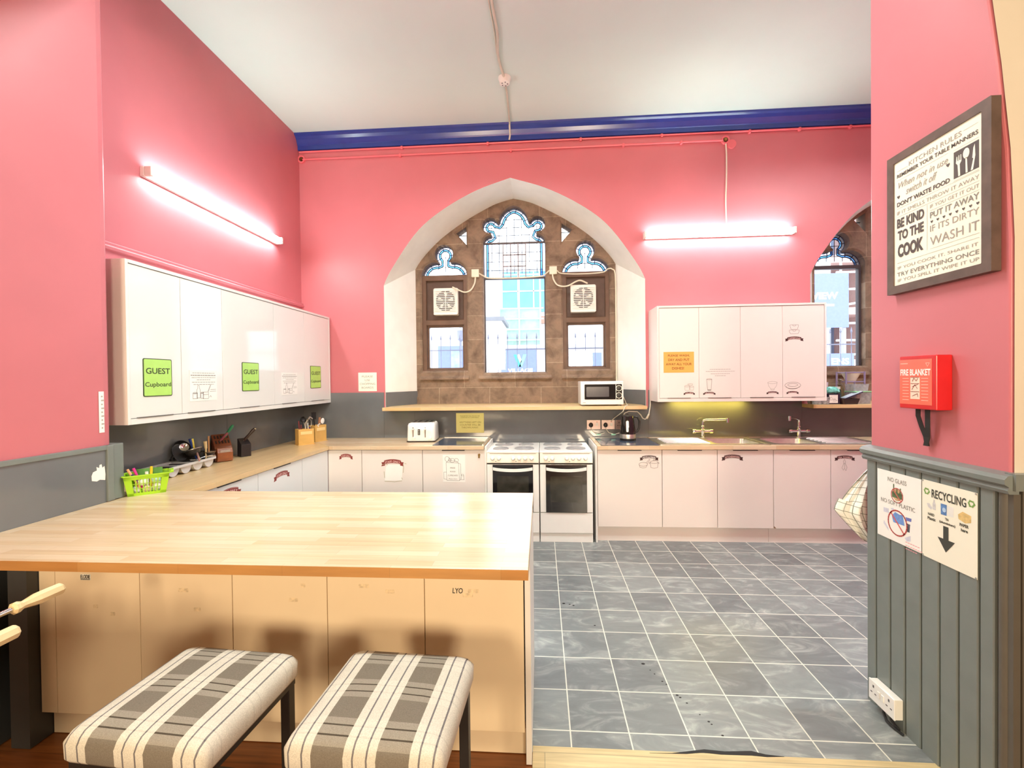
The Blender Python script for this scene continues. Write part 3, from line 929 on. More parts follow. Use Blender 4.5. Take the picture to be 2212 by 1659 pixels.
for i, (a0, a1, lb) in enumerate([(0.523, 1.120, 'white base cupboard right of the cookers with a pots and pans sticker'),
                   (1.122, 1.622, 'plain white base cupboard below the left sink drainer'),
                   (1.624, 2.124, 'white base cupboard with a kitchenware banner'),
                   (2.126, 2.628, 'plain white base cupboard with chipped lower left corner'),
                   (2.630, 3.130, 'white base cupboard behind the tea towel')]):
    u = base_unit(FB, a0, a1, lb, grp='base cupboards along the back wall')
    if i == 3:
        MB().poly(FB, [(a0 + 0.001, 0.146), (a0 + 0.02, 0.146), (a0 + 0.001, 0.168)], 0.0008).build('chipped_corner', M('bare_chipboard', (128, 92, 52), .8), u.children[1])
for a0, a1, lb in ((3.132, 3.63, 'white base cupboard behind the right pier, next after the tea towels one'), (3.632, 4.13, 'last white base cupboard of the back wall, behind the right pier')):
    base_unit(FB, a0, a1, lb, grp='base cupboards along the back wall')
single(MB().box(-2.06, -0.548, 4.22, 4.235, 0.0, 0.142), 'plinth', satin_white, 'white kickboard under the back cupboards left of the cookers', 'kickboard')
single(MB().box(0.523, 2.095, 4.205, 4.22, 0.0, 0.142), 'plinth', satin_white, 'long white kickboard right of the cookers', 'kickboard')
single(MB().box(2.098, 4.13, 4.205, 4.22, 0.0, 0.142), 'plinth', satin_white, 'white kickboard behind the tea towel', 'kickboard')
# left run, seen at a steep angle (frame faces right)
FL = LEFT(0, 0, -2.098)
for a0, a1, lb in [(2.50, 3.101, 'white base cupboard on the left run, the one nearest the breakfast bar'),
                   (3.103, 3.70, 'white base cupboard on the left run, below the knife blocks'),
                   (3.702, 4.166, 'blank white corner panel of the left run of cupboards')]:
    base_unit(FL, a0, a1, lb, mat=gloss_white, depth=0.55, handle=a1 < 4, grp='base cupboards of the left run')
# breakfast bar cabinets: blank cream fronts towards the camera
FP = BACK(0, 0, 1.742)
seams = [-2.10, -1.712, -1.300, -0.890, -0.482, -0.078]
lbs = ['leftmost cream panel cabinet of the breakfast bar, bearing a small name label', 'second cream panel cabinet of the breakfast bar from the left, behind the left stool',
       'middle cream panel cabinet of the breakfast bar, between the two stools', 'fourth cream panel cabinet of the breakfast bar, behind the right stool', 'right end cream panel cabinet of the breakfast bar, with handwritten letters']
for a0, a1, lb in zip(seams[:-1], seams[1:], lbs):
    u = base_unit(FP, a0, a1, lb, mat=cream_panel, depth=0.62, z0=0.125, z1=0.872, handle=False, grp='breakfast bar cabinets', name='bar_cabinet', part='front_panel')
    rnd = random.Random(lb)
    for _ in range(2):
        x = a0 + 0.08 + rnd.random() * 0.25; z = 0.55 + rnd.random() * 0.16
        MB().prism(rrect(0.02 + rnd.random() * 0.03, 0.016, 0.003, 2, x, z), FP, 0.0002, 0.0005).build('tape_stain', M('tape_stain', (224, 204, 168), .6, var=.25, scale=60), u.children[1])
single(MB().box(-2.175, -2.102, 1.744, 1.78, 0.125, 0.872), 'filler_panel', cream_panel, 'narrow cream filler strip at the left end of the breakfast bar', 'panel')
single(MB().box(-2.175, -0.078, 1.79, 1.806, 0.0, 0.122), 'plinth', cream_panel, 'cream kickboard along the foot of the breakfast bar', 'kickboard')
single(MB().box(-0.074, -0.052, 1.738, 2.42, 0.0, 0.873), 'end_panel', carcass, 'white end panel of the breakfast bar facing the tiled floor', 'panel')
single(MB().box(-2.265, -2.178, 1.70, 1.80, 0.0, 0.873), 'bar_post', MATS['dark_grey_paint'], 'dark post under the left end of the breakfast bar', 'post')
t = thing('name_label', 'small printed name label on the leftmost breakfast bar panel', 'label', (-1.957, 1.74, 0.715))
MB().sheet(FP, -1.980, -1.932, 0.706, 0.732).build('sheet', paper_c, t)
letters(FP, t, [('ELODIE', -1.956, 0.721, 0.043, 0.017, 0.01)], ink)
MB().stroke(FP, [(-1.977, 0.709), (-1.936, 0.709)], 0.003, 0.002).build('underline', ink, t)
t = thing('pen_marking', 'black handwritten letters LYO on the right breakfast bar panel', 'writing', (-0.345, 1.74, 0.69))
MB().text(FP, 'LYO', -0.345, 0.694, w=0.042, h=0.022, bold=0.012, shear=0.1, d=0.0012).build('handwriting', ink, t)

# ------------------------------------------------------------------ cookers
def cooker(x0, label):
    t = thing('cooker', label, 'cooker', (x0 + 0.25, 4.42, 0), 'freestanding electric cookers')
    W = 0.5
    f = BACK(x0, 0, 4.13)
    MB().box(x0 + 0.002, x0 + W - 0.002, 4.165, 4.70, 0.0, 0.842).build('body', enamel, t)
    MB().box(x0, x0 + W, 4.14, 4.715, 0.842, 0.862).build('hob', enamel, t, bevel=0.006)
    MB().prism([(4.128, 0.752), (4.165, 0.752), (4.165, 0.842), (4.142, 0.846)], pr, x0 + 0.002, x0 + W - 0.002).build('control_panel', M('cooker_fascia', (234, 226, 210), .25), t, bevel=0.003)
    MB().prism([(0.03, 0.838), (0.47, 0.838), (0.47, 0.844), (0.03, 0.844)], f, -0.012, -0.007).build('vent_slot', M('slot_grey', (170, 160, 146), .6), t)
    for i, kx in enumerate((0.06, 0.12, 0.255, 0.313, 0.37, 0.43)):
        k = MB().lathe([(0.021, 0), (0.021, 0.006), (0.017, 0.010), (0.015, 0.024), (0.012, 0.027), (0.0, 0.027)], f.p(kx, 0.797, 0.0), (0, -1, 0.12), 18)
        k.build('knob', plastic_w, t, smooth=True)
    for kx in (0.09, 0.282):
        MB().cyl(f.p(kx, 0.768, 0), f.p(kx, 0.768, 0.004), 0.004, n=10).build('indicator_light', black_pl, t)
    MB().box(x0 + 0.004, x0 + W - 0.004, 4.15, 4.167, 0.738, 0.752).build('shadow_gap', black_pl, t)
    d = MB().box(x0 + 0.004, x0 + W - 0.004, 4.135, 4.164, 0.285, 0.737).build('oven_door', enamel, t, bevel=0.003)
    MB().box(x0 + 0.058, x0 + W - 0.058, 4.128, 4.1345, 0.286, 0.735).build('door_glass', black_gl, d, bevel=0.002)
    MB().fill([rrect(0.30, 0.245, 0.008, 3, 0.25, 0.505)], f, 0.0022, 0.0030).build('viewing_window', M('oven_window', (52, 50, 44), .08, var=.4, scale=7), d)
    k = MB()
    n = 10
    ring = []
    for i in range(n + 1):
        u = i / n; x = 0.062 + 0.376 * u; sag = 0.010 * (1 - (2 * u - 1) ** 2); out = 0.012 + 0.024 * (1 - (2 * u - 1) ** 2) ** 0.6
        ring.append([f.p(x, 0.712 - sag, out), f.p(x, 0.685 - sag * 1.2, out), f.p(x, 0.685 - sag * 1.2, out - 0.010), f.p(x, 0.712 - sag, out - 0.010)])
    k.loft(ring).build('door_handle', enamel, d, smooth=True)
    MB().box(x0 + 0.004, x0 + W - 0.004, 4.137, 4.164, 0.088, 0.279).build('warming_drawer', enamel, t, bevel=0.003)
    MB().box(x0 + 0.004, x0 + W - 0.004, 4.150, 4.166, 0.0, 0.083).build('toe_strip', enamel, t)
    for hx, hy, r in ((0.135, 4.55, 0.092), (0.365, 4.56, 0.074), (0.125, 4.29, 0.074), (0.355, 4.30, 0.092)):
        MB().lathe([(r + 0.006, 0), (r + 0.006, 0.003), (r, 0.0032), (r, 0.010), (r - 0.006, 0.012), (r * 0.3, 0.0115), (r * 0.28, 0.009), (0, 0.009)], (x0 + hx, hy, 0.862), n=32).build('hotplate', plate, t, smooth=True)
    return t
ck = cooker(-0.022, 'right one of the two white electric cookers, fully in view')
c2 = dup(ck, 'left one of the two white electric cookers, half hidden by the breakfast bar', move=(-0.504, 0, 0))

# ------------------------------------------------------------------ wall cupboards
def wall_unit(fr, a0, a1, z0, z1, depth, seams, door_mat, label, name='wall_cupboard', handles=()):
    t = thing(name, label, 'cupboard', fr.p((a0 + a1) / 2, z0, -depth / 2))
    k = MB()
    k.prism([(a0, z0), (a0 + 0.018, z0), (a0 + 0.018, z1), (a0, z1)], fr, -depth, 0.0)
    k.prism([(a1 - 0.018, z0), (a1, z0), (a1, z1), (a1 - 0.018, z1)], fr, -depth, 0.0)
    k.prism([(a0 + 0.018, z0), (a1 - 0.018, z0), (a1 - 0.018, z0 + 0.034), (a0 + 0.018, z0 + 0.034)], fr, -depth, 0.0)
    k.prism([(a0 + 0.018, z1 - 0.02), (a1 - 0.018, z1 - 0.02), (a1 - 0.018, z1), (a0 + 0.018, z1)], fr, -depth, 0.003)
    k.prism([(a0 + 0.018, z0 + 0.034), (a1 - 0.018, z0 + 0.034), (a1 - 0.018, z1 - 0.02), (a0 + 0.018, z1 - 0.02)], fr, -depth, -depth + 0.006)
    k.build('carcass', door_mat, t, bevel=0.001)
    for i, (s0, s1) in enumerate(zip(seams[:-1], seams[1:])):
        d = MB().prism([(s0 + 0.0014, z0 + 0.037), (s1 - 0.0014, z0 + 0.037), (s1 - 0.0014, z1 - 0.023), (s0 + 0.0014, z1 - 0.023)], fr, -0.021, -0.003).build('door', door_mat, t, bevel=0.001)
        if i < len(handles):
            h0, h1 = handles[i]
            MB().prism([(h0, z0 + 0.034), (h1, z0 + 0.034), (h1, z0 + 0.040), (h0, z0 + 0.040)], fr, -0.004, 0.004).build('edge_pull', M('grey_metal', (120, 118, 116), .4, .6), d)
    return t
FCL = LEFT(0, 0, -2.351)
wall_unit(FCL, 2.343, 4.756, 1.308, 2.258, 0.327, [2.362, 2.725, 3.098, 3.728, 4.222, 4.738], gloss_white,
          'long glossy white wall cupboard on the left wall with green guest signs', handles=[(2.40, 2.65), (2.77, 3.01), (3.276, 3.51), (3.84, 4.06), (4.35, 4.60)])
FCR = BACK(0, 0, 4.4245)
wall_unit(FCR, 1.152, 2.756, 1.304, 2.254, 0.344, [1.171, 1.555, 1.952, 2.348, 2.737], satin_white,
          'satin white wall cupboard above the sinks with drawings of crockery', handles=[(1.25, 1.47), (1.64, 1.86), (2.04, 2.26), (2.43, 2.65)])
# unseen under-cupboard lamp, assumed from the yellow glow over the left sink
t = thing('assumed_cupboard_lamp', 'small yellow lamp strip under the wall cupboard above the sinks', 'lamp', (1.75, 4.7, 1.29))
MB().box(1.35, 2.15, 4.655, 4.735, 1.2965, 1.3035).build('housing', plastic_w, t, bevel=0.003)
MB().box(1.37, 2.13, 4.66, 4.73, 1.2925, 1.2962).build('diffuser', M('warm_yellow_glow', (255, 222, 96), .5, var=0, emit=16.0), t)

# guest signs
for (a0, a1, b0, b1), lb in zip([(2.444, 2.646, 1.466, 1.696), (3.305, 3.511, 1.474, 1.705), (4.330, 4.541, 1.476, 1.707)],
                                ['green guest cupboard sign on the leftmost cupboard door', 'green guest cupboard sign on the middle cupboard door', 'green guest cupboard sign on the door nearest the back wall']):
    t = thing('door_sign', lb, 'sign', FCL.p((a0 + a1) / 2, b0, 0), 'green guest cupboard signs')
    w, h, cx, cz = a1 - a0, b1 - b0, (a0 + a1) / 2, (b0 + b1) / 2
    MB().prism(rrect(w, h, 0.010, 3, cx, cz), FCL, -0.003, 0.0005).build('border', M('dark_green_ink', (52, 74, 40), .4), t)
    MB().prism(rrect(w - 0.010, h - 0.010, 0.007, 3, cx, cz), FCL, -0.002, 0.0012).build('face', green_s, t)
    letters(FCL, t, [('GUEST', cx, cz + 0.040, w * 0.84, 0.036, 0.012), ('Cupboard', cx, cz - 0.046, w * 0.90, 0.036, 0.008)], M('dark_olive_ink', (58, 72, 42), .5))
# food notices on the doors
for (a0, a1, b0, b1), lb in zip([(2.787, 3.035, 1.421, 1.632), (3.831, 4.088, 1.425, 1.631)], ['white notice with jar drawing on the second cupboard door', 'white notice with jar drawing on the fourth cupboard door']):
    t = poster(FCL, a0, a1, b0, b1, 'paper_notice', lb, paper, grp='white notices on the guest cupboard')
    for pf in t.children: pf.data.transform(Matrix.Translation((-0.0022, 0, 0)))
    w, h, cx = a1 - a0, b1 - b0, (a0 + a1) / 2
    k = MB()
    for i, (u, bw) in enumerate([(0.80, .003), (0.92, .005), (0.86, .003), (0.5, .003), (0.84, .003), (0.74, .003)]):
        z = b1 - h * (0.09 + 0.075 * i); x = -w * u / 2
        while x < w * u / 2:
            l = 0.010 + random.random() * 0.016
            k.stroke(FCL, [(cx + x, z), (cx + min(x + l, w * u / 2), z)], bw, 0.0003); x += l + 0.006
    k.build('small_print', ink_g, t)
    k = MB(); c = lambda pts, cl=False: k.stroke(FCL, [(a0 + w * x, b0 + h * z) for x, z in pts], 0.0024, 0.0004, cl)
    c(rect := [(.10, .08), (.10, .25), (.26, .25), (.26, .08)], True); c(ell(.18, .26, .08, .02), True)
    c([(.24, .1), (.24, .36), (.27, .42), (.27, .5), (.33, .5), (.33, .42), (.36, .36), (.36, .1)], True)
    c([(.38, .08), (.38, .25), (.48, .25), (.48, .08)], True); c(ell(.43, .26, .05, .02), True)
    c([(.46, .06), (.46, .28), (.66, .28), (.66, .06)], True); c([(.46, .2), (.66, .2)]); c([(.64, .3), (.74, .52)]); c([(.66, .3), (.76, .52)])
    c([(.70, .1), (.74, .16), (.78, .1)]); c([(.74, .36), (.95, .36)]); c([(.72, .3), (.95, .3)])
    k.build('jar_drawing', ink_g, t)

# stickers on the right wall cupboard
S_ = lambda pts, a, b, w, h: [(a + x * w, b + z * h) for x, z in pts]
def D(a, b, w, h, *shapes): return [(S_(p, a, b, w, h), c) for p, c in shapes]
fr = FCR
fr2 = Fr(fr.p(0, 0, -0.003), fr.r, fr.u)
sticker(fr2, 1.459, 1.393, 0.112, 0.026, 'CUPS', 'small cups banner at the foot of the first cupboard door above the sinks', draw=D(1.414, 1.412, 0.09, 0.075,
        (ell(.28, .62, .26, .1), True), ([(.02, .6), (.06, .05), (.5, .05), (.54, .6)], False), (ell(.62, .85, .26, .1), True), (ell(.78, .55, .2, .09), True), ([(.55, .5), (.6, .08), (.95, .1), (.98, .55)], False)), col=ink_p)
sticker(fr2, 1.652, 1.392, 0.122, 0.026, 'GLASSES', 'small glasses banner with tumbler drawing on the second cupboard door', draw=D(1.627, 1.412, 0.05, 0.115,
        (ell(.5, .97, .5, .05), True), ([(0, .97), (.18, .04), (.82, .04), (1, .97)], False), (ell(.5, .05, .33, .035), True)))
sticker(fr2, 2.252, 1.393, 0.116, 0.026, 'BOWLS', 'small bowls banner with a bowl drawing on the third cupboard door', draw=D(2.207, 1.413, 0.09, 0.085,
        (ell(.5, .85, .5, .12), True), ([(0, .85), (.1, .45), (.35, .1), (.65, .1), (.9, .45), (1, .85)], False), ([(.33, .1), (.33, .0), (.67, .0), (.67, .1)], False)), col=ink_p)
sticker(fr2, 2.440, 1.393, 0.116, 0.026, 'PLATES', 'small plates banner with a plate drawing on the fourth cupboard door', draw=D(2.368, 1.415, 0.148, 0.075,
        (ell(.5, .55, .5, .42), True), (ell(.5, .60, .32, .2), True), (ell(.5, .42, .4, .34, 14, PI, 2 * PI), False)))
sticker(fr2, 2.458, 1.918, 0.172, 0.042, 'TUPPERWARE', 'food box banner with two stacked tubs high on the fourth cupboard door', draw=D(2.408, 1.955, 0.10, 0.09,
        ([(.05, .42), (.95, .42), (.98, .34), (.85, .02), (.15, .02), (.02, .34)], True), ([(.12, .98), (.88, .98), (.9, .9), (.8, .5), (.2, .5), (.1, .9)], True), ([(.35, .98), (.4, .86), (.6, .86), (.65, .98)], False), ([(.35, .42), (.4, .3), (.6, .3), (.65, .42)], False)))
t = poster(fr2, 1.213, 1.507, 1.593, 1.798, 'washing_up_notice', 'orange notice about washing dishes on the cupboard above the sinks', paper_o)
letters(fr2, t, [('PLEASE WASH,', 1.36, 1.760, 0.21, 0.024, .012), ('DRY AND PUT', 1.36, 1.719, 0.205, 0.024, .012), ('AWAY ALL YOUR', 1.36, 1.677, 0.25, 0.024, .012), ('DISHES!', 1.352, 1.636, 0.115, 0.024, .012)], ink_b)
t = thing('door_transfer', 'faint lines of small print on the second cupboard door above the sinks', 'sticker', fr.p(1.76, 1.55, 0))
k = MB()
for i, (u, z) in enumerate([(0.20, 1.622), (0.275, 1.601), (0.18, 1.578), (0.10, 1.558)]):
    x = -u / 2
    while x < u / 2:
        l = 0.010 + random.random() * 0.014
        k.stroke(fr2, [(1.758 + x, z), (1.758 + min(x + l, u / 2), z)], 0.0032, 0.001); x += l + 0.005
k.build('small_print', ink_g, t)

# stickers on the base cupboards
sticker(FB, 1.002, 0.806, 0.172, 0.044, 'POTS & PANS', 'pots and pans banner with pan drawings on the cupboard beside the cookers', let=white_ink, draw=D(0.907, 0.695, 0.184, 0.09,
        (ell(.22, .45, .21, .2), True), ([(.01, .42), (.05, .15), (.2, .06), (.36, .12), (.43, .4)], False), ([(.38, .62), (.52, .98), (.56, .94), (.43, .52)], False),
        (ell(.77, .68, .2, .13), True), ([(.57, .66), (.6, .12), (.77, .03), (.94, .12), (.97, .66)], False), (ell(.77, .9, .05, .08), True), ([(.55, .62), (.51, .58), (.58, .5)], False), ([(.98, .62), (1.02, .58), (.96, .5)], False)))
sticker(FB, 1.758, 0.812, 0.192, 0.052, 'KITCHENWARE', 'kitchenware banner on the cupboard below the left sink')
sticker(FB, 2.750, 0.806, 0.176, 0.044, 'TEA TOWELS', 'tea towels banner with a hanging cloth drawing on the right hand cupboard', draw=D(2.722, 0.68, 0.05, 0.105,
        ([(.5, 1), (.3, .8), (.35, .65), (.65, .65), (.7, .8)], True), ([(.4, .65), (.05, .25), (.3, .05), (.5, .2), (.75, .0), (.95, .3), (.6, .65)], False), ([(.5, .2), (.5, .6)], False)), col=ink_p)
sticker(FB, -1.915, 0.818, 0.136, 0.050, 'STAFF ONLY', 'dark red staff only banner on the narrow corner cupboard', rib=ribbon_r)
t = sticker(FB, -1.450, 0.762, 0.222, 0.062, 'STAFF ONLY', 'dark red staff only banner above a torn paper patch', rib=ribbon_r)
k = MB()
for pts in ([(-1.555, .728), (-1.51, .735), (-1.50, .725)], [(-1.535, .66), (-1.53, .60)], [(-1.53, .565), (-1.43, .56), (-1.36, .57)], [(-1.345, .735), (-1.34, .70), (-1.345, .65)], [(-1.33, .74), (-1.315, .735)], [(-1.36, .60), (-1.355, .585)]):
    k.stroke(FB, pts, 0.005, 0.0008)
k.build('torn_edges', M('old_glue', (176, 168, 140), .8), t)
MB().poly(FB, [(-1.53, .572), (-1.36, .575), (-1.35, .73), (-1.50, .728), (-1.52, .70)], 0.0005).build('torn_paper', paper, t)
sticker(FL, 3.40, 0.806, 0.215, 0.058, 'STAFF ONLY', 'dark red staff only banner on the left run cupboard below the knife blocks', rib=ribbon_r)
sticker(FL, 2.80, 0.815, 0.235, 0.066, 'STAFF ONLY', 'dark red staff only banner on the left run cupboard nearest the breakfast bar', rib=ribbon_r)
t = poster(FB, -0.955, -0.735, 0.560, 0.822, 'door_notice', 'white free food notice with carrier bag drawing on the locked cupboard', paper)
k = MB(); q = lambda pts, cl=False: k.stroke(FB, [(-0.945 + 0.2 * x, 0.568 + 0.245 * z) for x, z in pts], 0.0028, 0.0018, cl)
q([(.14, .04), (.12, .74), (.72, .72), (.76, .03)], True); q([(.72, .72), (.82, .68), (.84, .1), (.76, .03)]); q([(.72, .72), (.6, .8), (.2, .8), (.12, .74)])
q(ell(.16, .88, .1, .1), True); q(ell(.3, .84, .08, .05), True); q([(.26, .95), (.34, .8)]); q(ell(.42, .82, .12, .08), True); q(ell(.62, .83, .1, .07), True)
q([(.0, .1), (.0, .36), (.13, .36)]); q([(.0, .1), (.13, .08)]); q([(.82, .06), (.84, .22), (.97, .22), (.98, .06)], True); q([(.84, .22), (.86, .28), (.95, .28), (.97, .22)])
k.build('bag_drawing', ink_g, t)
letters(FB, t, [('FREE', -0.858, 0.697, 0.050, 0.014), ('FOOD', -0.858, 0.662, 0.052, 0.014), ('CUPBOARD', -0.857, 0.625, 0.098, 0.014), ('Please share', -0.857, 0.592, 0.08, 0.010)], ink_g, 0.008, d=0.002)

# notices on the splashback and wall
t = poster(BACK(0, 0, YW), -2.036, -1.827, 1.430, 1.638, 'paper_notice', 'ivory chopping boards notice on the red wall left of the window', paper_c)
letters(BACK(0, 0, YW), t, [('PLEASE', -1.932, 1.594, 0.125, 0.022), ('USE', -1.932, 1.553, 0.058, 0.022), ('CHOPPING', -1.932, 1.512, 0.176, 0.022), ('BOARDS', -1.932, 1.470, 0.134, 0.022)], ink_g)
fy = BACK(0, 0, YW - 0.014)
t = poster(fy, -0.935, -0.628, 0.964, 1.180, 'counter_notice', 'yellow notice about the counter under the window shelf', paper_y)
letters(fy, t, [('PLEASE PUT ALL FOOD OR', -0.782, 1.148, 0.215, 0.011), ('CHANGES IN CUPBOARDS', -0.785, 1.131, 0.20, 0.011), ('ANYTHING LEFT ON', -0.780, 1.080, 0.236, 0.019), ('COUNTER WILL BE', -0.780, 1.051, 0.226, 0.019), ('THROWN AWAY', -0.784, 1.022, 0.184, 0.019)], ink_y)

# ------------------------------------------------------------------ window shelves and what stands on them
t = thing('window_shelf', 'long oak shelf under the middle window', 'shelf', (-0.3, 4.9, 1.221))
MB().box(-1.696, 1.086, 4.57, 5.256, 1.221, 1.256).build('board', shelf_wood, t, bevel=0.002)
t = thing('window_shelf', 'short oak shelf under the right window, crowded with jars', 'shelf', (3.6, 4.9, 1.221))
MB().box(2.72, 5.68, 4.57, 5.256, 1.221, 1.256).build('board', shelf_wood, t, bevel=0.002)

t = thing('microwave', 'white microwave oven on the window shelf', 'microwave', (0.635, 4.8, 1.256))
fm_ = BACK(0.414, 1.268, 4.62)
MB().box(0.414, 0.857, 4.632, 4.95, 1.268, 1.514).build('case', enamel, t, bevel=0.006)
d = MB().prism([(0.002, 0.002), (0.441, 0.002), (0.441, 0.244), (0.002, 0.244)], fm_, -0.011, 0.0).build('front', enamel, t, bevel=0.004)
MB().prism(rrect(0.385, 0.158, 0.006, 3, 0.232, 0.136), fm_, 0.0, 0.003).build('door_glass', black_gl, d)
MB().prism(rrect(0.235, 0.105, 0.006, 3, 0.175, 0.136), fm_, 0.003, 0.004).build('viewing_window', M('microwave_mesh', (58, 54, 62), .2), d)
MB().prism([(0.361, 0.058), (0.365, 0.058), (0.365, 0.214), (0.361, 0.214)], fm_, 0.003, 0.0045).build('panel_seam', steel, d)
for z in (0.172, 0.098):
    MB().lathe([(0.024, 0), (0.022, 0.012), (0.0, 0.013)], fm_.p(0.394, z, 0.003), (0, -1, 0), 18).build('dial', black_pl, d, smooth=True)
    MB().fill([ell(0.394, z, 0.031, 0.031), ell(0.394, z, 0.027, 0.027)[::-1]], fm_, 0.003, 0.0036).build('dial_ring', steel, d)
MB().prism([(0.02, 0.022), (0.05, 0.022), (0.05, 0.026), (0.02, 0.026)], fm_, 0.0, 0.001).build('maker_mark', ink_g, d)
MB().box(0.43, 0.46, 4.65, 4.68, 1.256, 1.268).box(0.81, 0.84, 4.65, 4.68, 1.256, 1.268).box(0.43, 0.46, 4.90, 4.93, 1.256, 1.268).box(0.81, 0.84, 4.90, 4.93, 1.256, 1.268).build('foot', black_pl, t)
single(MB().tube([(0.862, 4.96, 1.40), (0.90, 4.93, 1.36), (0.915, 4.80, 1.275), (0.89, 4.60, 1.2605), (0.862, 4.560, 1.258), (0.835, 4.555, 1.20), (0.80, 4.62, 1.16), (0.775, 4.72, 1.12), (0.745, 4.742, 1.085)], 0.004, 6), 'power_cord', cable_w, 'thin pale cord hanging from the microwave to the sockets', 'cable', smooth=True)

# sockets on the splashback
def wall_socket(x0, x1, label, plug=None, grp='steel sockets beside the kettle'):
    t = thing('wall_socket', label, 'socket', ((x0 + x1) / 2, YW - 0.014, 0.997), grp)
    f = BACK(0, 0, YW - 0.012)
    MB().prism(rrect(x1 - x0, 0.1, 0.004, 2, (x0 + x1) / 2, 1.047), f, 0.0, 0.010).build('plate', M('satin_steel_plate', (206, 184, 178), .3, .7), t, bevel=0.002)
    w = x1 - x0
    xs = [x0 + w * 0.28, x0 + w * 0.74] if w > 0.12 else [x0 + w * 0.5]
    MB().prism(rrect(0.022, 0.034, 0.003, 2, x0 + w * (0.74 if w > .12 else .78), 1.05), f, 0.010, 0.014).build('switch', plastic_w, t)
    MB().prism(rrect(0.010, 0.006, 0.001, 1, x0 + w * (0.74 if w > .12 else .78), 1.078), f, 0.010, 0.0125).build('red_marker', m_red, t)
    if plug is None:
        k = MB()
        c = xs[0] - 0.01
        k.prism([(c - .004, 1.062), (c + .004, 1.062), (c + .004, 1.074), (c - .004, 1.074)], f, .010, .011)
        for s_ in (-1, 1): k.prism([(c + s_ * .012 - .006, 1.035), (c + s_ * .012 + .006, 1.035), (c + s_ * .012 + .006, 1.041), (c + s_ * .012 - .006, 1.041)], f, .010, .011)
        k.build('pin_hole', black_pl, t)
    return t
wall_socket(0.487, 0.633, 'leftmost steel socket above the right worktop, with black plug in it', 1)
wall_socket(0.644, 0.785, 'middle steel socket above the right worktop, with black plug in it', 1)
wall_socket(0.792, 0.885, 'single steel socket partly behind the kettle', None)
for x, lb in ((0.53, 'black plug in the leftmost steel socket'), (0.686, 'black plug in the middle steel socket')):
    t = thing('mains_plug', lb, 'plug', (x, YW - 0.03, 1.02), 'black plugs in the steel sockets')
    MB().lathe([(0.026, 0), (0.027, 0.010), (0.021, 0.026), (0.010, 0.032), (0, 0.033)], (x, YW - 0.0225, 1.045), (0, -1, 0), 18, sx=0.85).build('plug_body', black_pl, t, smooth=True)
    MB().tube([(x, YW - 0.04, 1.025), (x + .005, YW - 0.045, 1.0), (x + 0.03, YW - 0.05, 0.965), (x + 0.09, YW - 0.05, 0.945), (x + 0.14, YW - 0.055, 0.962)], 0.0035, 6).build('cord', cable_w, t, smooth=True)
    MB().box(x + .055, x + .10, YW - .057, YW - .053, .938, .952).build('cord_tag', M('pale_green_tag', (150, 206, 180), .5), t)

# toaster
def local(o, deg):
    return Matrix.Translation(Vector(o)) @ Matrix.Rotation(math.radians(deg), 4, 'Z')
def xf(mb, m):
    mb.v = [m @ v for v in mb.v]; return mb
m = local((-1.245, 4.545, T1), 4)
t = thing('toaster', 'white four slice toaster on the worktop below the shelf', 'toaster', m.translation)
xf(MB().loft([[Vector((x, y, z)) for x, y in rrect(w, dd, r, 5)] for z, w, dd, r in ((0.012, .285, .27, .03), (0.02, .29, .275, .035), (0.17, .282, .268, .04), (0.19, .27, .258, .05), (0.198, .245, .235, .05))]), m).build('case', enamel, t, smooth=True)
xf(MB().loft([[Vector((x, y, z)) for x, y in rrect(w, dd, .04, 5)] for z, w, dd in ((0.196, .24, .23), (0.202, .235, .225))]), m).build('top_plate', steel, t)
k = MB()
for x in (-.085, -.035, .035, .085): k.box(x - .012, x + .012, -.085, .085, .2015, .2035)
xf(k, m).build('bread_slot', black_pl, t)
xf(MB().box(-.145, .145, -.137, .137, 0.004, 0.014), m).build('base_trim', black_pl, t, bevel=.003)
k = MB()
for x in (-.078, .046): k.box(x - .0045, x + .0045, -.1395, -.136, .05, .155)
xf(k, m).build('lever_slot', M('slot_brown', (120, 104, 92), .5), t)
for x in (-.078, .046): xf(MB().box(x - .014, x + .014, -.158, -.138, .128, .142), m).build('lever', plastic_w, t, bevel=.004)
xf(MB().box(-.030, -.006, -.140, -.136, .075, .135), m).build('button_strip', black_pl, t, bevel=.002)
for z in (.088, .105, .122): xf(MB().cyl((-.018, -.140, z), (-.018, -.143, z), .005, n=10), m).build('button', steel, t)
for x in (-.10, .068): xf(MB().lathe([(.014, 0), (.012, .012), (0, .013)], (x + .03, -.138, .045), (0, -1, 0), 16), m).build('dial', plastic_w, t, smooth=True)

# kettle
kx, ky = 0.872, 4.50
t = thing('kettle', 'black jug kettle with steel base band on the grey slab', 'kettle', (kx, ky, T1 + .006))
kz = T1 + 0.0065
MB().lathe([(0.078, 0.0), (0.080, 0.004), (0.080, 0.018), (0.076, 0.022)], (kx, ky, kz), n=28).build('power_base', black_pl, t, smooth=True)
MB().lathe([(0.078, 0.022), (0.0785, 0.06), (0.0775, 0.064)], (kx, ky, kz), n=28).build('steel_band', steel, t, smooth=True)
MB().lathe([(0.0775, 0.062), (0.076, 0.10), (0.066, 0.19), (0.060, 0.235), (0.058, 0.242)], (kx, ky, kz), n=28).build('body', black_gl, t, smooth=True)
MB().lathe([(0.058, 0.240), (0.056, 0.250), (0.04, 0.256), (0.012, 0.258), (0.010, 0.268), (0, 0.270)], (kx, ky, kz), n=28).build('lid', black_pl, t, smooth=True)
MB().prism([(-.03, 0), (-.062, .0), (-.082, .038), (-.03, .02)], Fr((kx, ky - .012, kz + .205), (1, 0, 0), (0, 0, 1)), -.024, .0).build('spout', black_pl, t, bevel=.004)
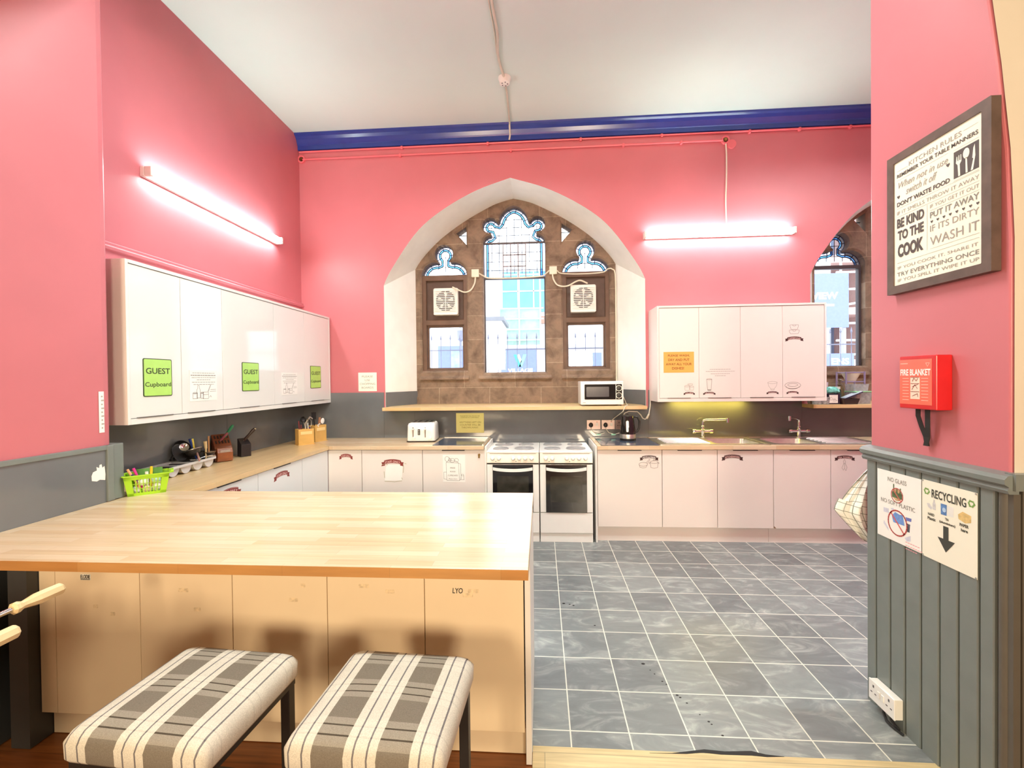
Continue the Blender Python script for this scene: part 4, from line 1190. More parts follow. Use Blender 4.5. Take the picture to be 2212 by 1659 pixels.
hd = MB().tube([(kx + .055, ky, kz + .238), (kx + .10, ky, kz + .232), (kx + .118, ky, kz + .19), (kx + .112, ky, kz + .12), (kx + .095, ky, kz + .085), (kx + .073, ky, kz + .08)], .011, 10)
hd.build('handle', black_pl, t, smooth=True)
gx = MB().prism(rrect(.022, .11, .008, 3, 0, 0), Fr((kx - .018, ky - .0755, kz + .145), (1, -.25, 0), (0, .14, 1)), .0, .004)
gx.build('water_gauge', M('gauge_grey', (180, 182, 186), .2), t)

# white flex with plug under the right end of the window shelf
t = thing('hanging_flex', 'white flex and small plug hanging beside the right wall cupboard', 'cable', (1.12, 4.7, 1.1))
MB().tube([(0.86, 4.74, 1.11), (0.885, 4.735, 1.17), (0.93, 4.735, 1.19), (1.02, 4.735, 1.185), (1.055, 4.735, 1.15), (1.075, 4.735, 1.115), (1.10, 4.735, 1.105), (1.125, 4.735, 1.12)], .006, 8).build('flex', plastic_w, t, smooth=True)
MB().tube([(1.115, 4.735, 1.112), (1.14, 4.735, 1.16)], [.013, .010], 12).build('connector', plastic_w, t, smooth=True)
MB().tube([(1.14, 4.735, 1.158), (1.155, 4.737, 1.24), (1.158, 4.74, 1.303)], .006, 8).build('flex', plastic_w, t, smooth=True)

# ------------------------------------------------------------------ sinks and taps
def sink(x0, x1, bowl, dr0, dr1, label):
    t = thing('sink', label, 'sink', ((x0 + x1) / 2, 4.45, T1), 'steel sinks')
    z = T1 + 0.004
    y0, y1 = 4.200, 4.715
    MB().fill([rrect(x1 - x0, y1 - y0, .02, 3, (x0 + x1) / 2, (y0 + y1) / 2), bowl[::-1]], FLAT, T1 + .0006, z).build('rim', steel, t, bevel=.0012)
    e = MB().fill([rrect(x1 - x0, y1 - y0, .02, 3, (x0 + x1) / 2, (y0 + y1) / 2), rrect(x1 - x0 - .03, y1 - y0 - .03, .015, 3, (x0 + x1) / 2, (y0 + y1) / 2)[::-1]], FLAT, z, z + .004)
    e.build('raised_edge', steel, t)
    cx = sum(p[0] for p in bowl) / len(bowl); cy = sum(p[1] for p in bowl) / len(bowl)
    def ring(s_, zz): return [Vector((cx + (x - cx) * s_, cy + (y - cy) * s_, zz)) for x, y in bowl]
    MB().loft([ring(1.0, z), ring(.985, z - .01), ring(.95, z - .11), ring(.86, z - .14), ring(.2, z - .146)], cap=(False, True)).build('bowl', steel, t, smooth=True)
    MB().lathe([(.035, 0), (.035, .003), (.02, .003), (.018, .001), (0, .001)], (cx, cy, z - .146), n=20).build('waste', chrome, t, smooth=True)
    for i in range(6):
        y = 4.29 + i * .06
        MB().tube([(dr0, y, z + .001), (dr0 + .02, y, z + .005), (dr1 - .02, y, z + .005), (dr1, y, z + .001)], .007, 6).build('drainer_rib', steel, t, smooth=True)
    return t
sink(1.11, 2.118, B1, 1.19, 1.60, 'left steel sink with its drainer on the left')
sink(2.126, 3.14, B2, 2.66, 3.06, 'right steel sink with its drainer on the right')
def tap(x, y, tip, label):
    t = thing('mixer_tap', label, 'tap', (x, y, T1), 'chrome mixer taps')
    z = T1 + .005
    MB().lathe([(.027, 0), (.027, .006), (.019, .012), (.017, .05), (.021, .056), (.021, .085), (.014, .092), (.013, .10), (.018, .105), (.018, .118), (.012, .125)], (x, y, z), n=20).build('body', chrome, t, smooth=True)
    MB().tube([(x - .075, y, z + .066), (x + .075, y, z + .066)], .016, 16).build('cross_body', chrome, t, smooth=True)
    for s_ in (-1, 1):
        MB().lathe([(.017, 0), (.022, .004), (.023, .03), (.019, .036), (0, .037)], (x + s_ * .068, y, z + .066), (s_, 0, 0), 16).build('tap_head', chrome, t, smooth=True)
    tx, ty, tz = tip
    pts = [(x, y, z + .12), (x, y, z + .155)]
    P0, P1, P2, P3 = Vector((x, y, z + .155)), Vector((x, y, z + .205)), Vector((x + (tx - x) * .3, y + (ty - y) * .3, tz - .01)), Vector((tx, ty, tz + .012))
    for i in range(1, 11):
        s = i / 10
        pts.append(((1 - s) ** 3) * P0 + 3 * s * (1 - s) ** 2 * P1 + 3 * s * s * (1 - s) * P2 + s ** 3 * P3)
    MB().tube(pts, .012, 12).build('spout', chrome, t, smooth=True)
    MB().tube([(tx, ty, tz + .022), (tx, ty, tz - .022)], [.015, .014], 12).build('aerator', chrome, t, smooth=True)
tap(1.68, 4.69, (1.88, 4.56, 1.105), 'chrome mixer tap over the left sink, spout turned right')
tap(2.645, 4.69, (2.46, 4.52, 1.125), 'chrome mixer tap over the right sink, spout turned left')

# ------------------------------------------------------------------ things on the left worktop
def tilted(o, fwd, deg=0):
    """frame matrix at o whose x axis is fwd (level), z up"""
    f = Vector((fwd[0], fwd[1], 0)).normalized()
    return Matrix(((f.x, -f.y, 0, o[0]), (f.y, f.x, 0, o[1]), (0, 0, 1, o[2]), (0, 0, 0, 1)))
def utensil_box(o, fwd, w, d, h, label):
    t = thing('utensil_box', label, 'box', o, 'wooden utensil boxes')
    m = tilted(o, fwd)                      # x = along the front, y = to the back
    k = MB().box(-w / 2, w / 2, 0, .010, 0, h).box(-w / 2, w / 2, d - .01, d, 0, h).box(-w / 2, -w / 2 + .01, .01, d - .01, 0, h).box(w / 2 - .01, w / 2, .01, d - .01, 0, h).box(-w / 2 + .01, w / 2 - .01, .01, d - .01, 0, .01)
    xf(k, m).build('wooden_case', beech, t, bevel=.002)
    xf(MB().box(-w * .37, w * .37, -.002, 0.0, h * .66, h * .85), m).build('name_plate', M('pale_plate', (236, 210, 150), .4), t, bevel=.001)
    xf(MB().box(-w / 2 - .006, w / 2 + .006, -.008, d, -0.0, .006), m).build('foot_strip', beech, t)
    return m
ma = utensil_box((-2.362, 4.256, T1), (.66, .75), .150, .10, .158, 'wooden utensil box on the left worktop, the one nearer the knife blocks')
mb_ = utensil_box((-2.338, 4.500, T1), (.32, .95), .152, .10, .172, 'wooden utensil box in the worktop corner, holding the white spoon')
def util(name, m, mb, mat, label, cat='utensil', grp='utensils in the wooden boxes', smooth=True, extra=()):
    t = thing(name, label, cat, m @ Vector((0, .05, .03)), grp)
    xf(mb, m).build(extra[0] if extra else 'body', mat, t, smooth=smooth)
    for nm, k, mt in extra[1:]: xf(k, m).build(nm, mt, t, smooth=True)
    return t
P_ = lambda *a: [Vector(p) for p in a]
util('ladle', ma, MB().tube(P_((.03, .05, .02), (.01, .05, .16), (-.005, .05, .225)), .005, 8), M('pale_steel', (188, 184, 180), .3, .8), 'black ladle standing in the nearer utensil box', extra=('handle', ('bowl', MB().lathe([(.0, -.03), (.022, -.022), (.033, 0), (.031, .004), (.022, -.014), (0, -.02)], (-.01, .045, .25), (.35, -.85, .3), 16), black_pl)))
util('kitchen_tongs', ma, MB().tube(P_((-.045, .05, .02), (-.055, .05, .24)), .006, 8).tube(P_((-.03, .06, .02), (-.03, .06, .2)), .006, 8), M('dark_red_plastic', (120, 36, 44), .4), 'dark red handled tongs in the nearer utensil box')
util('whisk', ma, MB().tube(P_((.045, .05, .02), (.05, .05, .17)), .007, 8), M('violet_plastic', (70, 44, 120), .4), 'violet handled whisk in the nearer utensil box', extra=('handle', ('wires', MB().tube([(.05 + .02 * math.sin(a), .05, .21 - .045 * math.cos(a)) for a in [PI * i / 6 * 2 for i in range(7)]], .0016, 5), steel)))
util('potato_masher', ma, MB().tube(P_((.0, .07, .02), (.02, .07, .21), (.035, .07, .245)), .006, 8).tube(P_((.035, .05, .25), (.06, .07, .27), (.085, .07, .25)), .009, 8), M('steel_dull', (168, 160, 150), .35, .8), 'dull steel masher leaning at the back of the nearer utensil box')
util('serving_fork', ma, MB().tube(P_((.02, .03, .02), (.015, .03, .215)), .0045, 8).tube(P_((.002, .03, .215), (.0, .03, .15)), .003, 6).tube(P_((.028, .03, .215), (.028, .03, .15)), .003, 6), chrome, 'chrome serving fork in the nearer utensil box')
util('serving_spoon', mb_, MB().tube(P_((.03, .05, .03), (-.04, .0, .175), (-.02, -.01, .19)), .008, 8, r2=.006), plastic_w, 'white plastic spoon lying across the corner utensil box', extra=('handle', ('bowl', MB().lathe([(0, -.012), (.03, -.008), (.042, 0), (.03, .004), (0, .006)], (.025, .0, .215), (.25, -.9, .25), 20, sx=1.0, sy=.62, ref=(.8, 0, .5)), plastic_w)))
util('rolling_pin', mb_, MB().tube(P_((.03, .06, .02), (.04, .06, .20), (.045, .06, .25)), [.012, .014, .012], 10), M('rosy_wood', (176, 124, 92), .5), 'wooden pestle standing in the corner utensil box')
util('spatula', mb_, MB().tube(P_((-.02, .06, .02), (-.03, .065, .24)), .006, 8), black_pl, 'black slotted spatula in the corner utensil box', extra=('handle', ('blade', MB().box(-.062, -.005, .062, .066, .235, .31), black_pl)))

# knife blocks
t = thing('knife_block', 'large brown wooden knife block on the left worktop', 'knife block', (-2.585, 3.40, T1))
m = tilted((-2.590, 3.385, T1), (.80, -.60))
pf = Fr(m @ Vector((0, 0, 0)), m.to_3x3() @ Vector((1, 0, 0)), (0, 0, 1))
MB().prism([(-.085, 0), (.045, 0), (.045, .115), (.030, .130), (-.055, .215), (-.10, .175)], pf, -.062, .062).build('block', knife_wood, t, bevel=.006)
MB().prism([(.046, 0), (.072, .004), (.082, .03), (.082, .075), (.066, .11), (.046, .116)], pf, -.055, .055).build('front_rest', M('walnut_light', (140, 82, 50), .25, var=.2), t, bevel=.004)
MB().prism([(.083, .078), (.0835, .096), (.0745, .096)], pf, -.035, .035).build('badge', steel, t)
k = MB()
sd = Vector((-.085, .085)).normalized()
for i in range(5):
    for j in range(2):
        a = Vector((.028, .132)) + sd * (.015 + .052 * j)
        b = a + sd * .030
        zz = -.05 + .022 * i
        k.prism([(a.x + .001, a.y + .001), (b.x + .001, b.y + .001), (b.x + .002, b.y + .002), (a.x + .002, a.y + .002)], pf, zz, zz + .010)
k.build('knife_slot', black_pl, t)
def knife(o, d, L, r, mat, label, cap=None, grp='knives in the blocks'):
    t = thing('kitchen_knife', label, 'knife', o, grp)
    o, d = Vector(o), Vector(d).normalized()
    s_ = d.cross(Vector((0, 0, 1))).normalized()
    MB().tube([o + d * L * x for x in (0, .15, .5, .85, 1)], [r * .7, r, r * .85, r * 1.1, r * .7], 10).build('handle', mat, t, smooth=True)
    if cap: MB().tube([o + d * L * .99, o + d * (L + .006)], r * .85, 12).build('end_cap', cap, t, smooth=True)
    MB().tube([o - d * .04, o], r * .35, 6).build('blade', steel, t)
c0 = m @ Vector((-.02, .02, .185))
knife(c0, (.62, .0, .78), .13, .012, M('green_plastic', (50, 136, 100), .4), 'green handled knife sticking out of the brown block')
knife(m @ Vector((.0, -.01, .165)), (.62, .10, .70), .085, .009, M('mauve_plastic', (150, 78, 96), .4), 'mauve handled knife in the brown block')
t = thing('knife_block', 'small black knife block beside the brown one', 'knife block', (-2.56, 3.60, T1))
m = tilted((-2.555, 3.600, T1), (.85, -.53))
pf = Fr(m @ Vector((0, 0, 0)), m.to_3x3() @ Vector((1, 0, 0)), (0, 0, 1))
MB().prism([(-.04, 0), (.04, 0), (.045, .105), (-.035, .155)], pf, -.04, .04).build('block', M('black_wood', (40, 34, 36), .35), t, bevel=.004)
knife(m @ Vector((.0, .0, .135)), (.55, .25, .72), .13, .014, M('dark_brown_handle', (52, 36, 34), .35), 'thick dark knife with steel end in the black block', cap=chrome)
knife(m @ Vector((-.02, .02, .145)), (.55, .25, .72), .07, .010, black_pl, 'short black knife at the back of the black block')

# cutlery tray
t = thing('cutlery_tray', 'long pale grey cutlery tray with rounded compartments', 'tray', (-2.575, 2.90, T1))
m = Matrix.Translation((-2.572, 2.905, T1)) @ Matrix.Rotation(math.radians(4), 4, 'Z')
hw, hl = .092, .305
cells = [(-.285 + .116 * i, -.285 + .116 * i + .104) for i in range(5)]
k = MB().fill([rrect(2 * hw, 2 * hl, .02, 3)] + [rrect(.15, c1 - c0_, .015, 3, 0, (c0_ + c1) / 2)[::-1] for c0_, c1 in cells], FLAT, .060, .068)
xf(k, m).build('rim', grey_pl, t, bevel=.002)
xf(MB().fill([rrect(2 * hw + .004, 2 * hl + .004, .022, 3), rrect(2 * hw - .006, 2 * hl - .006, .018, 3)[::-1]], FLAT, .054, .070), m).build('rolled_edge', grey_pl, t)
for c0_, c1 in cells:
    cy, r = (c0_ + c1) / 2, (c1 - c0_) / 2
    ring = lambda rr, x: [Vector((x, cy + rr * math.cos(a), .061 + (rr * 1.15) * math.sin(a))) for a in [PI + PI * i / 12 for i in range(13)]]
    k = MB().loft([ring(r, -.080), ring(r, .080)], closed=False)
    k.add(ring(r, -.080), [tuple(range(13))]); k.add(ring(r, .080), [tuple(range(13))])
    xf(k, m).build('compartment', grey_pl, t, smooth=True)
    k = MB().loft([ring(r - .004, -.076), ring(r - .004, .076)], closed=False)
    k.add(ring(r - .004, .076), [tuple(range(13))])
    xf(k, m).build('inner_liner', grey_in, t)
# pans and tools heaped in the far end of the tray
def heap(name, label, cat, parts):
    t = thing(name, label, cat, parts[0][1].v[0] if parts[0][1].v else (0, 0, 0), 'tools heaped in the cutlery tray')
    for nm, k, mt in parts: k.build(nm, mt, t, smooth=True)
    return t
HX, HY, HZ = -2.575, 3.09, T1 + .075
heap('frying_pan', 'small black frying pan leaning on the wall behind the tray', 'pan', [
    ('pan', MB().lathe([(0, 0), (.065, 0), (.085, .03), (.082, .03), (.064, .004), (0, .004)], (-2.652, 3.04, HZ + .05), (1, -.1, .35), 28), black_metal),
    ('handle', MB().tube([(-2.63, 2.955, HZ + .04), (-2.60, 2.90, HZ + .02)], .008, 8), black_pl)])
heap('sieve', 'wire sieve lying in the cutlery tray', 'sieve', [
    ('rim', MB().tube([(-2.60 + .055 * math.cos(a), 3.10 + .055 * math.sin(a), HZ + .06 + .02 * math.cos(a)) for a in [2 * PI * i / 20 for i in range(21)]], .0035, 6), steel),
    ('mesh_bowl', MB().lathe([(.054, 0), (.046, -.025), (.025, -.042), (0, -.047)], (-2.60, 3.10, HZ + .06), (-.3, 0, 1), 20), M('dark_mesh', (84, 78, 74), .5, .5, var=.4, scale=60)),
    ('handle', MB().tube([(-2.55, 3.08, HZ + .04), (-2.46, 2.99, HZ + .0)], .006, 8), M('pinkish_handle', (176, 130, 124), .4))])
heap('serving_ladle', 'steel ladle with a shiny bowl in the cutlery tray', 'utensil', [
    ('bowl', MB().lathe([(0, -.02), (.022, -.012), (.03, 0), (.02, -.006), (0, -.012)], (-2.59, 3.01, HZ + .095), (.7, -.5, .4), 16), chrome),
    ('handle', MB().tube([(-2.592, 3.03, HZ + .085), (-2.60, 3.11, HZ + .01)], .0035, 6), steel)])
heap('scrubbing_brush', 'blue handled brush standing in the cutlery tray', 'brush', [('handle', MB().tube([(-2.585, 3.12, HZ - .02), (-2.597, 3.07, HZ + .145)], [.007, .010], 8), M('blue_plastic', (44, 70, 150), .4))])
heap('plastic_spatula', 'yellow plastic spatula standing in the cutlery tray', 'utensil', [('handle', MB().tube([(-2.56, 3.13, HZ - .03), (-2.58, 3.09, HZ + .06), (-2.592, 3.085, HZ + .145)], [.006, .006, .009], 8), M('yellow_plastic', (232, 214, 84), .4))])
heap('wooden_spoon', 'thick wooden spoon standing in the cutlery tray', 'spoon', [
    ('handle', MB().tube([(-2.555, 3.17, HZ - .02), (-2.55, 3.165, HZ + .06)], .006, 8), pale_wood), ('head', MB().tube([(-2.55, 3.165, HZ + .06), (-2.552, 3.16, HZ + .115)], [.009, .013], 10), pale_wood)])
heap('wooden_stick', 'thin wooden spoon handle beside the thick one', 'spoon', [('handle', MB().tube([(-2.555, 3.20, HZ - .03), (-2.555, 3.20, HZ + .15)], .006, 8), M('tan_wood', (190, 140, 96), .5))])
heap('colander', 'dark round strainer at the far end of the tray', 'sieve', [
    ('rim', MB().tube([(-2.56 + .045 * math.cos(a), 3.205 + .045 * math.sin(a), HZ + .03) for a in [2 * PI * i / 20 for i in range(21)]], .003, 6), M('bronze_wire', (150, 122, 92), .4, .8)),
    ('mesh_bowl', MB().lathe([(.045, 0), (.038, -.022), (.02, -.036), (0, -.04)], (-2.56, 3.205, HZ + .03), n=20), MATS['dark_mesh'])])
heap('table_fork', 'steel fork lying along the tray rim', 'fork', [('body', MB().tube([(-2.51, 3.02, HZ + .002), (-2.50, 3.10, HZ + .012), (-2.50, 3.19, HZ + .004)], [.003, .004, .007], 6), chrome)])
heap('saucepan', 'black saucepan without lid behind the wooden spoons', 'pan', [
    ('pan', MB().lathe([(0, 0), (.05, 0), (.055, .05), (.058, .052), (.052, .05), (.046, .004), (0, .004)], (-2.615, 3.15, HZ - .015), n=24), black_metal)])

# lime basket with pens
bw, bd, bh = .205, .135, .112
mbk = tilted((-2.292, 2.395, T1), (.74, .67))
t = thing('plastic_basket', 'lime green lattice basket at the corner of the left pier', 'basket', (-2.292, 2.395, T1))
def bpt(u, v, side, off=0.0):
    """u across 0..1, v up 0..1 on one of the four tapered walls"""
    z = v * bh; kx_ = .82 + .18 * v; w, d = bw * kx_ / 2 + off, bd * kx_ / 2 + off
    x, y = {0: (-w + 2 * w * u, -d), 1: (w, -d + 2 * d * u), 2: (w - 2 * w * u, d), 3: (-w, d - 2 * d * u)}[side]
    return Vector((x, y, z))
k = MB()
def strip(side, u0, u1, v0, v1):
    q = [(u0, v0), (u1, v0), (u1, v1), (u0, v1)]
    vs = [bpt(u, v, side) for u, v in q] + [bpt(u, v, side, -.003) for u, v in q]
    k.add(vs, [(0, 1, 2, 3), (7, 6, 5, 4), (0, 4, 5, 1), (1, 5, 6, 2), (2, 6, 7, 3), (3, 7, 4, 0)])
for s_ in range(4):
    strip(s_, 0, .16, 0, 1); strip(s_, .84, 1, 0, 1); strip(s_, 0, 1, 0, .14); strip(s_, 0, 1, .82, 1)
    for v in (.36, .60): strip(s_, .16, .84, v - .012, v + .012)
    for i in range(1, 8): strip(s_, .16 + .68 * i / 8 - .010, .16 + .68 * i / 8 + .010, .14, .82)
xf(k, mbk).build('lattice_wall', lime, t)
xf(MB().box(-bw * .41, bw * .41, -bd * .41, bd * .41, 0, .004), mbk).build('base', lime, t)
xf(MB().fill([rrect(bw + .016, bd + .016, .02, 4), rrect(bw - .004, bd - .004, .014, 4)[::-1]], FLAT, bh, bh + .006), mbk).build('rim', lime, t, bevel=.002)
ring = MB().box(bw / 2 + .004, bw / 2 + .02, -.04, .04, bh - .004, bh + .012)
xf(ring, mbk).build('side_grip', lime, t, bevel=.004)
def pen(a, b, r, mat, label, tipm=None):
    t = thing('felt_pen', label, 'pen', mbk @ Vector(a), 'pens in the lime basket')
    a, b = mbk @ Vector(a), mbk @ Vector(b)
    MB().tube([a, b], r, 10).build('barrel', mat, t, smooth=True)
    if tipm: MB().tube([b, b + (b - a).normalized() * .022], [r, r * .8], 10).build('cap', tipm, t, smooth=True)
pen((-.03, -.02, .03), (-.085, -.02, .150), .006, M('peach_plastic', (236, 170, 130), .4), 'peach pen leaning out of the lime basket')
pen((-.02, -.01, .03), (-.06, .0, .150), .007, M('magenta_plastic', (206, 40, 140), .4), 'magenta pen leaning out of the lime basket')
pen((-.03, .0, .03), (-.065, -.03, .118), .006, M('navy_plastic', (40, 40, 110), .4), 'navy blue pen low in the lime basket')
pen((.015, .01, .03), (.02, .0, .150), .007, M('bright_yellow', (242, 206, 50), .4), 'yellow pen standing upright in the lime basket')
pen((.0, .01, .03), (-.002, .0, .122), .008, plastic_w, 'white stubby pen in the lime basket')
for i, (x, y, z, mt, lb) in enumerate([(-.05, -.02, .025, plastic_w, 'white lump at the left in the lime basket'), (.0, -.025, .025, M('beige_plastic', (226, 206, 176), .5), 'beige lump in the middle of the lime basket'), (.045, -.02, .03, plastic_w, 'white lump at the right in the lime basket'),
                                   (-.02, -.02, .07, plastic_w, 'upper white lump in the lime basket'), (.04, .0, .075, M('mint_plastic', (196, 226, 206), .5), 'pale mint lump in the lime basket')]):
    k = MB().lathe([(0, -.022), (.016, -.017), (.024, 0), (.016, .017), (0, .022)], mbk @ Vector((x, y, z)), (.3, .2, 1), 12)
    single(k, 'craft_ball', mt, lb, 'craft piece', 'oddments in the lime basket', smooth=True)
k = MB().box(-.06, .07, .045, .05, .06, .135); xf(k, mbk)
single(k, 'card_box', M('green_card', (92, 150, 70), .5), 'green printed card upright in the lime basket', 'card', 'oddments in the lime basket')

# papers on the left pier
fpier = Fr((XLP + .002, 0, 0), (0, 1, 0), (0, 0, 1))
t = thing('wall_notice', 'narrow white paper stuck on the red left pier edge', 'notice', (XLP, 2.20, 1.29))
MB().sheet(fpier, 2.176, 2.204, 1.285, 1.505, .001, .001).build('sheet', paper, t)
k = MB()
for i in range(9): k.stroke(fpier, [(2.190, 1.31 + i * .021), (2.194 + .006 * (i % 2), 1.31 + i * .021)], .008, .0018)
k.build('small_print', ink_p, t)
fpp = Fr((XLP + .010, 0, 0), (0, 1, 0), (0, 0, 1))
torn = [(2.125, 1.040), (2.150, 1.032), (2.165, 1.038), (2.194, 1.030), (2.196, 1.060), (2.192, 1.105), (2.180, 1.098), (2.176, 1.118), (2.166, 1.116), (2.164, 1.100), (2.150, 1.108), (2.152, 1.090), (2.132, 1.084), (2.124, 1.066)]
single(MB().prism(torn, fpp, 0.0, .0012), 'torn_sticker', paper, 'torn white sticker on the grey panel of the left pier', 'sticker')

# ------------------------------------------------------------------ strip lights
def batten(fr, a0, a1, b, label, glow=None):
    t = thing('strip_light', label, 'light', fr.p((a0 + a1) / 2, b - .04, 0), 'fluorescent strip lights')
    MB().prism([(a0, b - .034), (a1, b - .034), (a1, b + .034), (a0, b + .034)], fr, 0.0, .030).build('housing', plastic_w, t, bevel=.004)
    n = 8
    rings = [[fr.p(a, b + .032 * math.cos(PI * i / n), .031 + .052 * math.sin(PI * i / n) ** .7) for i in range(n + 1)] for a in (a0 + .025, a1 - .02)]
    k = MB().loft(rings, closed=False)
    for r_ in rings: k.add(r_, [tuple(range(n + 1))])
    k.build('diffuser', glow or M('tube_glow', (236, 255, 250), .5, var=0, emit=TUBE_GLOW), t, smooth=True)
    for a in (a0, a1 - .02): MB().prism([(a, b - .034), (a + .025, b - .034), (a + .025, b + .034), (a, b + .034)], fr, .030, .082).build('end_cap', plastic_w, t, bevel=.006)
    return t
batten(LEFT(0, 0, XL), 2.79, 4.30, 2.975, 'strip light on the left wall above the guest cupboards')
batten(BACK(0, 0, YW), 1.10, 2.63, 3.05, 'strip light on the back wall right of the arched window')

down = M('ceiling_tube_glow', (244, 255, 252), .5, var=0, emit=CEILING_GLOW)
CE = Fr((0, 0, ZC), (1, 0, 0), (0, -1, 0))
def ceiling_light(x0, x1, y, label):
    t = thing('unseen_ceiling_light', label, 'light', ((x0 + x1) / 2, y, ZC - .09), 'ceiling strip lights of the kitchen')
    MB().fill([[(x0, y - .10), (x1, y - .10), (x1, y + .10), (x0, y + .10)], [(x0 + .015, y - .085), (x0 + .015, y + .085), (x1 - .015, y + .085), (x1 - .015, y - .085)]], FLAT, ZC - .11, ZC - .001).build('housing', plastic_w, t)
    MB().box(x0 + .016, x1 - .016, y - .084, y + .084, ZC - .075, ZC - .06).build('diffuser', down, t)
ceiling_light(-1.2, .5, 2.60, 'ceiling strip light at the near end of the ceiling cable')  # fitting out of view, assumed where the cable leads, brightens the worktops
ceiling_light(2.6, 4.2, 2.95, 'ceiling strip light in the right half of the kitchen')  # unseen fitting, added only to brighten the kitchen

# ------------------------------------------------------------------ fans and wiring at the window
def fan(cx_, label):
    t = thing('extractor_fan', label, 'fan', (cx_, 5.3, 2.34), 'extractor fans in the window')
    f = BACK(cx_, 2.50, 5.345)
    w, h = .305, .318
    MB().loft([[f.p(a, b, d) for a, b in rrect(w * s_, h * s_, .02, 4)] for d, s_ in ((0, .90), (.035, .96), (.085, 1.0), (.105, .985), (.112, .95))]).build('housing', plastic_w, t, smooth=True)
    MB().prism(ell(0, 0.0, .118, .125, 32), f, .112, .1135).build('dark_opening', M('fan_dark', (70, 62, 58), .6), t)
    k = MB()
    for i in range(13):
        z = -.122 + i * .0203
        k.prism([(-.128, z - .0045), (.128, z - .0045), (.128, z + .0045), (-.128, z + .0045)], f, .1145, .122)
    for x in (-.118, 0.0, .118): k.prism([(x - .004, -.13), (x + .004, -.13), (x + .004, .13), (x - .004, .13)], f, .1145, .119)
    k.build('grille', plastic_w, t)
    k = MB()
    for i in range(5):
        a = 2 * PI * i / 5 + .3
        k.prism([(.03 * math.cos(a), .03 * math.sin(a)), (.095 * math.cos(a - .25), .095 * math.sin(a - .25)), (.10 * math.cos(a + .2), .10 * math.sin(a + .2))], f, .1136, .1142)
    k.build('fan_blade', M('fan_blade_white', (222, 220, 214), .5), t)
    MB().prism([(-w * .46, -.168), (w * .46, -.168), (w * .5, -.150), (-w * .5, -.150)], f, .02, .118).build('bottom_lip', plastic_w, t, bevel=.004)
    return t
fan(-1.140, 'white extractor fan in the left light of the middle window')
fan(0.510, 'white extractor fan in the right light of the middle window')
def jbox(x, z, label):
    t = thing('junction_box', label, 'junction box', (x, 5.25, z - .05), 'junction boxes on the window stone')
    f = BACK(x, z, 5.268)
    MB().prism([(-.045, -.047), (.045, -.047), (.045, .047), (-.045, .047)], f, 0, .034).build('lid', cable_w, t, bevel=.003)
    for a in (-.03, .03): MB().cyl(f.p(a, a, .034), f.p(a, a, .036), .004, n=10).build('screw', steel, t)
    return t
jbox(-.776, 2.826, 'left pale junction box on the window stone')
jbox(.158, 2.836, 'right pale junction box on the window stone')
def cable(pts, r, label, mat=None, name='cable', grp=None):
    P = [Vector(p) for p in pts]
    P = [P[0] * 2 - P[1]] + P + [P[-1] * 2 - P[-2]]
    out = []
    for i in range(1, len(P) - 2):
        for j in range(5):
            s = j / 5; a, b, c, d = P[i - 1], P[i], P[i + 1], P[i + 2]
            out.append(0.5 * ((2 * b) + (c - a) * s + (2 * a - 5 * b + 4 * c - d) * s * s + (3 * b - a - 3 * c + d) * s ** 3))
    out.append(P[-2])
    return single(MB().tube(out, r, 8), name, mat or cable_w, label, 'cable', grp, smooth=True)
cable([(-.775, 5.25, 2.782), (-.785, 5.235, 2.70), (-.83, 5.22, 2.62), (-.90, 5.21, 2.595), (-.98, 5.21, 2.625), (-1.05, 5.22, 2.662)], .009, 'pale cable looping from the left fan to its junction box')
cable([(.15, 5.25, 2.79), (.16, 5.235, 2.73), (.20, 5.22, 2.66), (.27, 5.21, 2.635), (.34, 5.21, 2.645), (.42, 5.20, 2.685), (.48, 5.215, 2.70), (.56, 5.23, 2.668)], .009, 'pale cable looping from the right fan to its junction box')
cable([(-.73, 5.255, 2.825), (-.68, 5.28, 2.80), (-.60, 5.30, 2.775), (-.3, 5.33, 2.778), (.0, 5.31, 2.785), (.06, 5.29, 2.80), (.112, 5.255, 2.838)], .009, 'pale conduit across the transom between the two junction boxes')
cable([(.203, 5.255, 2.836), (.26, 5.26, 2.80), (.5, 5.27, 2.79), (.74, 5.26, 2.80), (.80, 5.25, 2.835), (.85, 5.24, 2.83), (.885, 5.235, 2.74), (.888, 5.235, 2.2), (.888, 5.235, 1.5), (.888, 5.235, 1.262)], .007, 'pale conduit running down the right side of the stone window')

# ------------------------------------------------------------------ pipes on the wall and cables on the ceiling
def pipe(z, x0, x1, label, clips):
    t = thing('wall_pipe', label, 'pipe', ((x0 + x1) / 2, YW - .02, z), 'painted pipes under the cornice')
    MB().tube([(x0, YW - .016, z), (x1, YW - .016, z)], .010, 8).build('tube', pipe_pink, t, smooth=True)
    for x in clips: MB().box(x - .012, x + .012, YW - .030, YW, z - .022, z + .012).build('clip', pipe_pink, t, bevel=.004)
pipe(4.108, XL + .01, 6.0, 'upper painted pipe hugging the underside of the blue cornice', (-1.5, -.55, .45, 1.3, 2.2, 2.7, 3.2))
pipe(4.025, -2.63, 1.93, 'lower painted pipe running between two brass fittings', (-1.52, -.30, .9, 1.5))
for x, lb in ((-2.645, 'brass fitting at the left end of the lower painted pipe'), (1.955, 'brass fitting above the right strip light')):
    t = thing('pipe_fitting', lb, 'fitting', (x, YW - .02, 4.0), 'brass fittings of the painted pipe')
    MB().fill([ell(x, 4.028, .042, .042), ell(x, 4.028, .026, .026)[::-1]], BACK(0, 0, YW), 0, .022).build('collar', pipe_pink, t)
    MB().cyl((x, YW - .001, 4.032), (x, YW - .026, 4.032), .024, .016, n=16).build('brass_core', brass, t)
